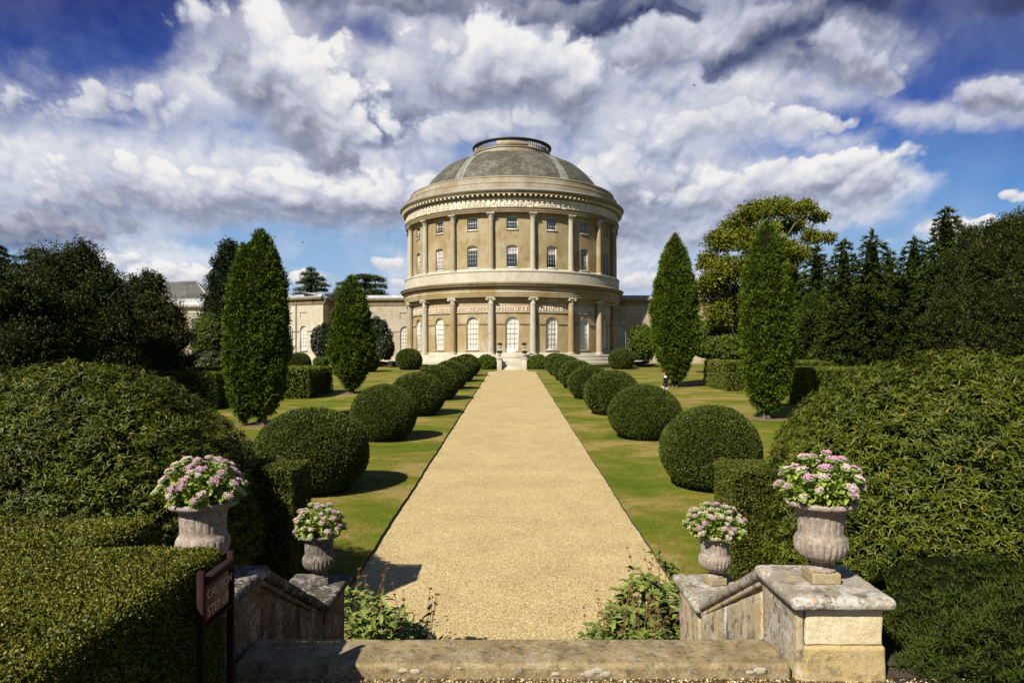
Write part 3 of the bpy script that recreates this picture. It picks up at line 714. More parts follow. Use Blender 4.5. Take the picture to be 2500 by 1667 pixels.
# columns
def ionic():
    mb = MB()
    mb.add(*lathe([(0.29, 0), (0.33, 0.03), (0.33, 0.07), (0.29, 0.09), (0.29, 0.14), (0.40, 0.22), (0.40, 0.27)], 20))
    mb.add(*bevbox((-0.43, -0.40, 0.27), (0.43, 0.40, 0.36), 0.02, 1))
    for sx in (-1, 1):
        for r_, w_ in ((0.155, 0.37), (0.10, 0.40), (0.05, 0.42)):
            V, F = lathe([(0.001, -w_), (r_, -w_ + 0.01), (r_, w_ - 0.01), (0.001, w_)], 16)
            V = V[:, [0, 2, 1]] * np.array([1, 1, -1]) + np.array([sx * 0.40, 0, 0.14]); mb.add(V, F)
    mb.add(*box((-0.40, -0.34, 0.15), (0.40, 0.34, 0.27)))
    return mb
def corinth():
    mb = MB()
    mb.add(*lathe([(0.255, 0), (0.29, 0.02), (0.29, 0.06), (0.25, 0.08), (0.26, 0.35), (0.32, 0.55), (0.38, 0.60)], 20))
    def lf(a, r0, z0, h, out, w):
        V = []; F = []
        ks = [(0, 0, .75), (.4, .01, 1.0), (.75, .05, .9), (1.0, .13 * out, .55), (.90, .17 * out, .25)]
        for zz, oo, ww in ks:
            for sx in (-1, 0, 1):
                r_ = r0 + oo + (0.03 if sx == 0 else 0)
                x = sx * w * ww; V.append((x * cos(a) + r_ * sin(a), x * sin(a) - r_ * cos(a), z0 + h * zz))
        for i in range(len(ks) - 1):
            for j in range(2): F.append((i * 3 + j, i * 3 + j + 1, i * 3 + j + 4, i * 3 + j + 3))
        mb.add(V, F)
    for k in range(8): lf(2 * pi * k / 8, 0.25, 0.07, 0.24, 1, 0.085)
    for k in range(8): lf(2 * pi * (k + .5) / 8, 0.26, 0.20, 0.30, 1.1, 0.085)
    for k in range(4):
        a = pi / 4 + k * pi / 2; lf(a, 0.28, 0.36, 0.26, 1.9, 0.06)
        V, F = ellipsoid((0.47 * sin(a), -0.47 * cos(a), 0.57), (0.075, 0.075, 0.075), 8, 6); mb.add(V, F)
    poly = []
    for k in range(4):
        a = pi / 4 + k * pi / 2; poly += [(0.60 * sin(a - .09), -0.60 * cos(a - .09)), (0.60 * sin(a + .09), -0.60 * cos(a + .09)), (0.39 * sin(a + pi / 4), -0.39 * cos(a + pi / 4))]
    n = len(poly); V = [(x, y, .62) for x, y in poly] + [(x, y, .72) for x, y in poly]
    mb.add(V, [(i, (i + 1) % n, n + (i + 1) % n, n + i) for i in range(n)] + [tuple(range(n, 2 * n)), tuple(range(n))[::-1]])
    return mb
sh1 = MB(); sh1.add(*lathe([(0.36, 0.16), (0.355, 0.25), (0.352, 1.8), (0.335, 3.6), (0.30, 5.5), (0.33, 5.53), (0.33, 5.58), (0.30, 5.62), (0.29, 5.96)], 26)); sh1 = sh1.mesh('column', M['shaft'], True, 40)
sh2 = MB(); sh2.add(*lathe([(0.31, 0.16), (0.306, 0.25), (0.30, 2.0), (0.285, 3.8), (0.255, 5.38), (0.28, 5.40), (0.28, 5.44), (0.255, 5.48), (0.25, 5.6)], 26)); sh2 = sh2.mesh('column', M['shaft'], True, 40)
bs = MB(); bs.add(*bevbox((-0.46, -0.46, 0), (0.46, 0.46, 0.07), .01, 1)); bs.add(*lathe([(0.40, 0.07), (0.45, 0.10), (0.45, 0.14), (0.39, 0.17), (0.39, 0.19), (0.41, 0.22), (0.36, 0.26)], 24)); bs1 = bs.mesh('base', M['palestone'], True, 35)
cap1 = ionic().mesh('capital', M['palestone'], True, 35); cap2 = corinth().mesh('capital', M['palestone'], True, 35)
for k in range(18):
    a = R(10 + 20 * k)
    c = link('column', sh1, rot, pol(a, 13.24, -0.16), a); link('base', bs1, c)
    link('capital', cap1, c, (0, 0, 5.955))
    c = link('column', sh2, rot, pol(a, 13.20, 9.07), a); o = link('base', bs1, c); o.scale = (.86, .86, .9)
    link('capital', cap2, c, (0, 0, 5.60))
# windows of the rotunda
blinds = {0: 'pinkhalf', 1: 'pinkhalf', -1: 'pinkthird', -2: 'pinkfull', 2: 'none', 3: 'none', -3: 'pinkfull'}
for k in frontw:
    a = R(20 * k)
    f = make_window(1.42, 3.63, 'round', 4, 5, 'full', rot, True, 3) if k else make_window(1.44, 4.17, 'round', 3, 5, 'full', rot, False, 3, 0.62)
    if k == 0: f.name = 'garden_door'
    f.location = pol(a, RW - 0.20, 0.372 if k else -0.158); f.rotation_euler = (0, 0, a)
    f = make_window(1.22, 2.48, 'seg', 4, 5, blinds.get(k, 'none'), rot, True, 3); f.location = pol(a, RW - 0.20, 9.43); f.rotation_euler = (0, 0, a)
    f = make_window(1.20, 1.48, 'seg', 4, 4, 'none', rot, True, 2); f.location = pol(a, RW - 0.20, 13.63); f.rotation_euler = (0, 0, a)

# relief figures: little modelled bodies on the frieze
def figure(rg, h):
    parts = []
    lean = rg.uniform(-.35, .35); x = 0
    hip = np.array([0, 0, h * .45]); sh = hip + np.array([lean * h * .35, 0, h * .33]); hd = sh + np.array([lean * .1 * h, 0, h * .14])
    segs = [(hip, sh, .085), (hip, np.array([rg.uniform(-.25, .25) * h, 0, .02]), .055), (hip, np.array([rg.uniform(-.3, .35) * h, 0, .02 + rg.uniform(0, .15) * h]), .055),
            (sh, sh + np.array([rg.uniform(-.35, -.1) * h, 0, rg.uniform(-.25, .2) * h]), .04), (sh, sh + np.array([rg.uniform(.1, .35) * h, 0, rg.uniform(-.25, .2) * h]), .04)]
    mb = MB()
    for a_, b_, r_ in segs:
        mb.add(*tube([a_, (a_ + b_) / 2 + np.array([rg.uniform(-.03, .03), -.02, 0]), b_], [r_ * h * 1.2, r_ * h * 1.25, r_ * h * .8], 6))
    mb.add(*ellipsoid(hd, (.065 * h, .06 * h, .075 * h), 7, 5))
    if rg.random() < .5: mb.add(*ellipsoid(hip + np.array([rg.uniform(-.2, .2) * h, 0, -.15 * h]), (.17 * h, .05 * h, .20 * h), 8, 6))
    return mb
figs = [figure(np.random.default_rng(40 + i), 1.0) for i in range(10)]
def relief(name, r, z0, z1, a0, a1, mat, parent, dens, seed):
    rg = np.random.default_rng(seed); out = MB(); h = (z1 - z0) * .92; a = a0 + .25 * h / r
    while a < a1 - .25 * h / r:
        if rg.random() < .12: a += .35 * h / r; continue
        f = figs[rg.integers(10)]; fl = rg.choice([-1, 1]); hh = h * rg.uniform(.8, 1.0)
        for V, F_, in [(V, None) for V in f.V]: pass
        base = out.n
        for V, rn in zip(f.V, f.Rn):
            x = V[:, 0] * hh * fl; d = np.maximum(-V[:, 1] * hh, -0.01) * 1.3 + 0.0; an = a + x / r; rr = r + d
            out.V.append(np.stack([rr * np.sin(an), -rr * np.cos(an), z0 + .02 + V[:, 2] * hh], -1).astype(np.float32)); out.Rn.append(rn)
        for F_, m_ in zip(f.F, f.M): out.F.append((F_ if fl > 0 else F_[:, ::-1]) + base); out.M.append(m_)
        out.n += f.n
        a += rg.uniform(.26, .5) * h / r * (1 / dens)
    if out.n: out.build(name, mat, parent, True)
for k in range(-5, 5):      # lower frieze, one panel between each pair of columns
    c = R(20 * k); a0_, a1_ = c - R(8.2), c + R(8.2)
    g = MB(); g.add(*lathe([(RW + .005, 4.52), (RW + .012, 4.54), (RW + .012, 5.34), (RW + .005, 5.36)], 10, a0_, a1_)); gp = g.build('relief_panel', M['terracotta'], rot)
    fm = MB(); fm.add(*lathe([(RW, 4.44), (RW + .12, 4.46), (RW + .14, 4.52), (RW, 4.545)], 10, a0_, a1_)); fm.add(*lathe([(RW, 5.34), (RW + .05, 5.35), (RW + .05, 5.40), (RW, 5.41)], 10, a0_, a1_)); fm.build('moulding', M['palestone'], gp)
    relief('figures', RW + .012, 4.545, 5.33, a0_, a1_, M['relief'], gp, .9, 100 + k)
edges = []
a = -R(98)
rg = np.random.default_rng(5)
while a < R(98):
    wv = R(rg.choice([11.0, 13.5, 16.5])); edges.append((a, a + wv)); a += wv + R(3.4)
for i, (a0_, a1_) in enumerate(edges):      # long attic frieze
    g = MB()
    g.add(*lathe([(13.462, 16.02), (13.50, 16.03), (13.50, 16.08), (13.462, 16.09)], 10, a0_, a1_)); g.add(*lathe([(13.462, 16.84), (13.50, 16.85), (13.50, 16.90), (13.462, 16.91)], 10, a0_, a1_))
    for e in (a0_, a1_): g.add(*lathe([(13.462, 16.0), (13.505, 16.02), (13.505, 16.91), (13.462, 16.92)], 1, e - .004, e + .004))
    gp = g.build('frieze_panel', M['relief'], rot)
    relief('figures', 13.462, 16.08, 16.86, a0_ + .01, a1_ - .01, M['relief'], gp, 1.0, 300 + i)
    rs = MB(); c = a1_ + R(1.7)      # small rosette between the panels
    V, F = lathe([(0.05, 0), (0.20, 0.0), (0.24, .02), (0.20, .05), (.10, .03), (.001, .07)], 14)
    V = np.stack([V[:, 0], -V[:, 2], V[:, 1]], -1)
    rs.add(V, F).build('rosette', M['relief'], rot, loc=pol(c, 13.462, 16.47), rot=c)

# garden steps of the house with their side piers
sp = MB(); n = 8; zt, zb_ = -0.56, zg(71.0)
for i in range(n):
    z = zt - (zt - zb_) * i / n
    sp.add(*bevbox((-1.02, -0.35 - 15.1 - 0.25 * i - 0.0, zb_ - .3), (1.02, -15.1 - 0.25 * i + .02, z), 0.012, 1))
sp.build('garden_steps', M['palestone'], rot)
sp = MB(); sp.add(*bevbox((-1.25, -14.98, -.6), (1.25, -12.95, -0.163 + .02), .01, 1)); sp.build('door_step', M['palestone'], rot)
for sx in (-1, 1):
    q = MB(); x0, x1 = sorted((sx * 1.05, sx * 1.55))
    q.add(*bevbox((x0, -17.35, zb_ - .3), (x1, -16.55, -0.62), .012, 1)); q.add(*bevbox((x0 - .05, -17.42, -0.62), (x1 + .05, -16.48, -0.50), .02, 1))
    q.add(*bevbox((x0, -16.55, zb_ - .3), (x1, -14.5, -0.60), .012, 1)); q.add(*bevbox((x0, -14.9, -0.9), (x1, -14.3, 0.28), .012, 1)); q.add(*bevbox((x0 - .04, -14.94, 0.28), (x1 + .04, -14.26, 0.36), .015, 1))
    q.build('step_pier', M['palestone'], rot)

# ------------------------------------------------------------------ wings
def straight(x0, y0, x1, y1):
    L = math.hypot(x1 - x0, y1 - y0); dx, dy = (x1 - x0) / L, (y1 - y0) / L
    return (lambda s: (x0 + dx * s, y0 + dy * s, dy, -dx)), L
def mouldrun(mb, path, L, prof, ds=1.0):
    n = max(1, int(L / ds)); V = []; F = []; m_ = len(prof)
    for i in range(n + 1):
        x, y, nx, ny = path(L * i / n)
        for d, z in prof: V.append((x + nx * d, y + ny * d, z))
    for i in range(n):
        for j in range(m_ - 1): F.append((i * m_ + j, (i + 1) * m_ + j, (i + 1) * m_ + j + 1, i * m_ + j + 1))
    F.append(tuple(range(m_))[::-1]); F.append(tuple(n * m_ + j for j in range(m_)))
    mb.add(V, F)
def wing_run(root, path, L, mat, wins, panels, ztop=7.15, blind='full', zb=-1.4, wh=3.15, ww=1.35, pipes=(), cols=4):
    ops = [(s, ww, 0.35, 0.35 + wh, 'round') for s in wins] + [(s, ww * 1.05, 4.45, 5.25, 'flat') for s in panels]
    w = MB(); wallstrip(w, path, 0, L, zb, ztop - .95, ops, 1.0, 0.22); w.build('wall', mat, root)
    bk = MB()
    for s in panels:
        a_, b_ = s - ww * .53, s + ww * .53; V = []
        for ss, z in ((a_, 4.44), (b_, 4.44), (b_, 5.26), (a_, 5.26)):
            x, y, nx, ny = path(ss); V.append((x - nx * .10, y - ny * .10, z))
        bk = MB(); bk.add(V, [(0, 1, 2, 3)]); bk.build('blind_panel', mat, root)
    c = MB(); mouldrun(c, path, L, [(0, ztop - .96), (.10, ztop - .95), (.10, ztop - .80), (.16, ztop - .76), (.14, ztop - .62), (0.05, ztop - .60), (.05, ztop - .42), (.28, ztop - .36), (.46, ztop - .30), (.50, ztop - .14), (.52, ztop - .08)]); c.build('cornice', M['cornice'], root, True, 30)
    c = MB(); mouldrun(c, path, L, [(.525, ztop - .085), (.53, ztop - .04), (.20, ztop + .10), (.12, ztop + .36), (-.5, ztop + .42), (-3.0, ztop + .60)]); c.build('lead_parapet', M['lead'], root, True, 30)
    c = MB()
    ed = [0] + [v for s in sorted(wins) for v in (s - ww / 2 - .12, s + ww / 2 + .12)] + [L]
    for a_, b_ in zip(ed[::2], ed[1::2]):
        if b_ - a_ > .2:
            pp = (lambda o: (lambda s: path(s + o)))(a_); mouldrun(c, pp, b_ - a_, [(0, 2.72), (.06, 2.73), (.07, 2.82), (0, 2.84)])
    c.build('string_course', M['cornice'], root)
    c = MB(); mouldrun(c, path, L, [(0.12, zb), (.12, -.3), (.06, -.22), (0, -.2)]); c.build('wall_base', mat, root)
    for s in wins:
        x, y, nx, ny = path(s); a = math.atan2(nx, -ny)
        f = make_window(ww, wh, 'round', cols, 5, blind if not isinstance(blind, dict) else blind.get(s, 'full'), root, True, 3)
        f.location = (x - nx * .14, y - ny * .14, 0.36); f.rotation_euler = (0, 0, a)
    for s in pipes:
        x, y, nx, ny = path(s); q = MB(); q.add(*tube([(x + nx * .14, y + ny * .14, -1.2), (x + nx * .14, y + ny * .14, ztop - .3)], .055, 8)); q.build('drainpipe', M['cornice'], root, True)
lw = thing('corridor_wing', 'long low buff wing with arched windows joined to the left of the rotunda', 'house wing', (0, 0, 0))
pth, L = straight(-23.6, 89.4, -11.5, 88.6)
wing_run(lw, pth, L, M['wing'], [L - 2.05 - 0.35, L - 6.2], [L - 2.4, L - 7.2])
pth, L = straight(-23.9, 86.4, -23.6, 89.4); wing_run(lw, pth, L, M['wing'], [], [], pipes=(2.0,))
pth, L = straight(-25.2, 86.9, -23.9, 86.4); wing_run(lw, pth, L, M['bay'], [], [])
def baypath(s):
    # gently bowed bay that swings away to the left
    a = R(22) + s / 26.0; cx, cy = -25.2 - 26 * sin(R(22)) * -1 , 86.9 + 26 * cos(R(22))
    x = cx - 26 * sin(a); y = cy - 26 * cos(a); return (x, y, -sin(a), -cos(a))
class _F: pass
bl = lambda s: baypath(16.0 - s)
bw = [16.0 - 1.7, 16.0 - 4.15, 16.0 - 6.6, 16.0 - 9.1, 16 - 11.6]
wing_run(lw, bl, 16.0, M['bay'], bw, bw, blind={16.0 - 4.15: 'none'}, pipes=(16.0 - 2.9,), ww=1.15, cols=3)
rescale(lw, (-17.5, 89.0, -1.32))
rw = thing('corridor_wing', 'long low buff wing with arched windows joined to the right of the rotunda', 'house wing', (0, 0, 0))
pth, L = straight(11.5, 88.6, 24.5, 89.4)
wing_run(rw, pth, L, M['wing'], [2.6, 7.0], [2.6, 7.0, 11.0])
pth, L = straight(24.5, 89.4, 24.9, 86.6); wing_run(rw, pth, L, M['wing'], [], [])
pth, L = straight(24.9, 86.6, 40, 93.5); wing_run(rw, pth, L, M['bay'], [2.2, 5.0, 7.8, 10.6], [2.2, 5.0, 7.8, 10.6], ww=1.15, cols=3)
rescale(rw, (18.0, 89.0, -1.32))
# far pavilion on the left with a hipped slate roof
fp = thing('pavilion', 'far buff pavilion with grey hipped slate roof glimpsed between dark trees on the left', 'building', (0, 0, 0))
x0, x1, y0, y1 = -80.0, -53.0, 120.0, 142.0
pth, L = straight(x0, y0, x1, y0)
ops = [(L - 2.6 - 6.0 * k, 1.5, 4.35, 6.1, 'flat') for k in range(4)] + [(L - 2.6 - 6.0 * k, 1.5, -.2, 2.6, 'flat') for k in range(4)]
w = MB(); wallstrip(w, pth, 0, L, -2, 8.0, ops, 2.0, .3); 
for q in (straight(x1, y0, x1, y1), straight(x1, y1, x0, y1), straight(x0, y1, x0, y0)): wallstrip(w, q[0], 0, q[1], -2, 8.0, [], 3, .3)
w.build('wall', M['wing'], fp)
c = MB()
for q in ((x0, y0, x1, y0), (x1, y0, x1, y1)):
    pth, L = straight(*q); mouldrun(c, pth, L, [(0, 7.0), (.12, 7.02), (.12, 7.3), (0.03, 7.35), (.03, 7.8), (.5, 7.9), (.7, 8.1), (.75, 8.35), (-.2, 8.4)])
c.build('cornice', M['bay'], fp, True, 30)
c = MB()
for q in ((x0, y0, x1, y0), (x1, y0, x1, y1)):
    pth, L = straight(*q); mouldrun(c, pth, L, [(.70, 8.38), (.60, 8.7), (.25, 9.5), (0.1, 9.55), (-.3, 9.50)])
c.build('lead_parapet', M['lead'], fp)
c = MB(); rx0, rx1, ry = x0 + 9, x1 - 7.5, 131
V = [(x0, y0, 9.3), (x1, y0, 9.3), (x1, y1, 9.3), (x0, y1, 9.3), (rx0, ry, 13.6), (rx1, ry, 13.6)]
c.add(V, [(0, 1, 5, 4), (1, 2, 5), (2, 3, 4, 5), (3, 0, 4)]); rf = c.build('roof', M['roofslate'], fp)
c = MB(); c.add(*tube([(rx0, ry, 13.65), (rx1, ry, 13.65)], .22, 6)); c.add(*tube([(rx1, ry, 13.65), (x1, y0, 9.4)], .2, 6)); c.build('ridge_lead', M['lead'], rf)
for k in range(4):
    for zz, hh, rw_ in ((4.36, 1.74, 4), (-.19, 2.78, 4)):
        f = make_window(1.5, hh, 'flat', 3, rw_ - 1, 'none', fp, True, 2); f.location = (x1 - 2.6 - 6 * k, y0 + .12, zz)
# ------------------------------------------------------------------ ground, paths, lawns
def sheet(name, xs, ys, zf, mat, jit=None):
    mb = MB(); V = []; F = []; nx = len(xs)
    for j, y in enumerate(ys):
        for i, x in enumerate(xs): V.append((x, y, zf(x, y)))
    for j in range(len(ys) - 1):
        for i in range(nx - 1): F.append((j * nx + i, j * nx + i + 1, (j + 1) * nx + i + 1, (j + 1) * nx + i))
    mb.add(V, F); return mb.build(name, mat)
YS = [-300, -60, 0, 10, 20, 30, 40, 50, 60, 66, 70, 72, 74, 76, 79, 85, 100, 130, 200, 400, 1200, 4000]
g = sheet('ground', [-4000, -400, -60, -20, 0, 20, 60, 400, 4000], YS, lambda x, y: zg(y) - 0.07, M['far']); tag(g, kind='structure')
HW = 2.39
gp = sheet('gravel_path', [-3.4, 0, 3.4], [6.5, 10, 20, 30, 40, 50, 60, 69.6], lambda x, y: zg(y) - 0.02, M['gravel']); tag(gp, kind='structure')
cp = sheet('cross_path', [-60, -20, 0, 20, 60], [69.6, 70.2, 71.0, 71.4], lambda x, y: zg(y) - 0.016, M['gravel']); tag(cp, kind='structure')
fp_ = sheet('forecourt', [-2.2, 0, 2.2], [71.4, 72, 74, 76], lambda x, y: zg(y) - 0.012, M['gravel']); tag(fp_, kind='structure')
def edgex(y, sgn):
    w = 0.010 * math.sin(y * 1.1 + sgn) + 0.006 * math.sin(y * 5.3 + 2 * sgn) + .006 * math.sin(y * 13.7)
    r = HW + w
    if y > 68.6: r = max(r, HW + (y - 68.6) ** 2 * 0.55)
    return sgn * r
def lawn_slab(name, sgn, y0, y1, xo, edge, n):
    mb = MB(); V = []; F = []
    ys = np.linspace(y0, y1, n)
    for y in ys:
        e = edge(y, sgn)
        V += [(e, y, zg(y) + 0.035), (e + sgn * 6, y, zg(y) + 0.035), (sgn * xo, y, zg(y) + 0.035), (e - sgn * 0.0, y, zg(y) - 0.06)]
    for i in range(n - 1):
        a = 4 * i; b_ = a + 4
        f = [(a, a + 1, b_ + 1, b_), (a + 1, a + 2, b_ + 2, b_ + 1)]
        s_ = [(a + 3, a, b_, b_ + 3)]
        if sgn < 0: f = [q[::-1] for q in f]; s_ = [q[::-1] for q in s_]
        mb.add([], [], 0)
        F += f
        if i == 0: S_ = []
        S_ += s_
    mb.add(V, F, 0); mb.add(V, S_, 1)
    # end faces
    for i in (0, n - 1):
        a = V[4 * i]; c = V[4 * i + 2]
        mb.add([a, c, (c[0], c[1], c[2] - .1), (a[0], a[1], a[2] - .1)], [(0, 1, 2, 3)], 1)
    return mb.build(name, [M['lawn'], M['soil']])
tag(lawn_slab('lawn', -1, 6.4, 69.7, 70, edgex, 320), kind='structure')
tag(lawn_slab('lawn', 1, 6.4, 69.7, 70, edgex, 320), kind='structure')
far_edge = lambda y, s: s * (1.62 + max(0, 71.6 - y) * 0.9)
tag(lawn_slab('lawn', -1, 70.9, 77.2, 70, far_edge, 14), kind='structure'); tag(lawn_slab('lawn', 1, 70.9, 77.2, 70, far_edge, 14), kind='structure')
# gravel apron round the foot of the house
ap = MB(); ap.add(*lathe([(17.0, 0), (19.2, 0)], 90, R(9), R(351))); 
V = ap.V[0]; V[:, 2] = [zg(92 + y) + 0.045 for y in V[:, 1]]; o = ap.build('gravel_apron', M['soilpale'], loc=(0, 92, 0)); tag(o, kind='structure')

def blades(name, n, xr, yr, zf, h, kindlabel, clip=None, mat='blade'):
    x = rng.uniform(*xr, n); y = yr[0] + (yr[1] - yr[0]) * rng.random(n) ** 1.6
    if clip is not None: k = clip(x, y); x = x[k]; y = y[k]
    P = np.stack([x, y, zf(x, y)], -1); n = len(P)
    A = unit(rand_unit(n) * np.array([.55, .55, .2]) + np.array([0, 0, 1.0])); B = perp(A)
    mb = MB(); leaf4(mb, P, A, B, rng.uniform(.6, 1.2, n) * h, h * .16, rng.random(n), 0, 0.0)
    o = mb.build(name, M[mat]); tag(o, kind='stuff', cat='grass', label=kindlabel); return o
zl = lambda x, y: -EYE_Z + SLOPE * y + .033
blades('grass', 150000, (2.42, 9.5), (8.0, 26), zl, .035, 'short mown grass on the right of the gravel path')
blades('grass', 150000, (-9.5, -2.42), (8.0, 26), zl, .035, 'short mown grass on the left of the gravel path')

# ------------------------------------------------------------------ terrace, threshold, piers
TZ = -1.86
mb = MB(); mb.add(*box((-30, -20, -4.2), (30, 3.92, TZ))); o = mb.build('terrace', M['gravel']); tag(o, kind='structure')
mb = MB(); mb.add(*box((-30, 3.92, -4.2), (-1.63, 4.5, TZ))); mb.add(*box((1.63, 3.92, -4.2), (30, 4.5, TZ))); o = mb.build('terrace_bed', M['soil']); tag(o, kind='structure')
# loose pebbles over the terrace gravel near the threshold
n = 9000; P = np.stack([rng.uniform(-2.2, 3.2, n), rng.uniform(3.2, 3.9, n), TZ + rng.uniform(0, .006, n)], -1)
mb = MB(); s = rng.uniform(.004, .010, n)
ang = rng.uniform(0, 6.28, n); O = np.array([[1, 0, 0], [0, 1, 0], [-1, 0, 0], [0, -1, 0], [0, 0, .7], [0, 0, -.7]])
Rm = np.stack([np.stack([np.cos(ang), -np.sin(ang), 0 * ang], -1), np.stack([np.sin(ang), np.cos(ang), 0 * ang], -1), np.tile([0, 0, 1.], (n, 1))], 1)
OV = O[None] * np.stack([s * rng.uniform(.8, 1.5, n), s, s * .8], -1)[:, None, :]
V = np.einsum('nij,nkj->nki', Rm, OV) + P[:, None, :]
i = (np.arange(n) * 6)[:, None, None]; T = np.array([[0, 1, 4], [1, 2, 4], [2, 3, 4], [3, 0, 4], [1, 0, 5], [2, 1, 5], [3, 2, 5], [0, 3, 5]])[None]
mb.add(V.reshape(-1, 3), [(i + T).reshape(-1, 3)], 0, np.repeat(rng.random(n), 6))
o = mb.build('loose_gravel', M['pebble'], smooth=True); tag(o, 'loose golden pebbles in front of the stone threshold', 'gravel', kind='stuff')

stairs = thing('stone_stairs', 'stone steps from the terrace down to the path, worn top step spotted with white lichen', 'steps', (0, 0, 0))
def roughbox(a, b_, w, nx=60, amp=.006, seg=3, f=9):
    """box with rounded, slightly chipped edges and an uneven face"""
    bm = bmesh.new(); bmesh.ops.create_cube(bm, size=1)
    for v in bm.verts:
        for k in range(3): v.co[k] = a[k] + (v.co[k] + 0.5) * (b_[k] - a[k])
    bmesh.ops.bevel(bm, geom=bm.edges[:], offset=w, segments=seg, profile=0.5, affect='EDGES')
    L = [b_[k] - a[k] for k in range(3)]; step = max(L) / nx
    for k in range(3):
        for q in range(1, int(L[k] / step)):
            co = [0, 0, 0]; co[k] = a[k] + L[k] * q / int(L[k] / step); no = [0, 0, 0]; no[k] = 1
            bmesh.ops.bisect_plane(bm, geom=bm.verts[:] + bm.edges[:] + bm.faces[:], plane_co=co, plane_no=no)
    bmesh.ops.recalc_face_normals(bm, faces=bm.faces)
    bm.verts.index_update(); bm.normal_update()
    V = np.array([v.co[:] for v in bm.verts]); N = np.array([v.normal[:] for v in bm.verts])
    V = V + N * (snoise(V, f) * amp + snoise(V, f * 4) * amp * .5)[:, None]
    F = [tuple(v.index for v in f_.verts) for f_ in bm.faces]; bm.free(); return V, F
z0 = TZ + .085
for i in range(11):
    z = z0 - (z0 - zg(7.5)) * i / 11; y = 3.9 + (0.36 if i else 0) + 0.28 * max(0, i - 1)
    mb = MB()
    if i == 0: mb.add(*roughbox((-1.60, 3.90, -2.05), (1.60, 4.26, z), .028, 110, .004))
    else: mb.add(*bevbox((-1.6, y, z - .6), (1.6, y + .32, z), .02, 2))
    mb.build('step', M['step'], stairs, True, 45)
# white lichen rosettes on the riser
for (x, z, r_) in [(0.44, -1.845, .034), (0.49, -1.83, .03), (0.53, -1.85, .03), (0.40, -1.85, .02), (-.62, -1.83, .022), (-.55, -1.835, .026), (1.42, -1.83, .032), (-.9, -1.83, .012), (.30, -1.82, .015), (-1.0, -1.84, .012), (.25, -1.85, .02), (1.36, -1.84, .02), (-.3, -1.815, .012)]:
    V, F = ellipsoid((x, 3.900, z + .018), (r_ * 1.2, .004, r_ * .60), 28, 10, lambda v: 1 + .35 * snoise(v + r_ * 90, 5) + .2 * snoise(v + r_ * 50, 13)); MB().add(V, F).build('lichen_rosette', M['lichenspot'], stairs, True)

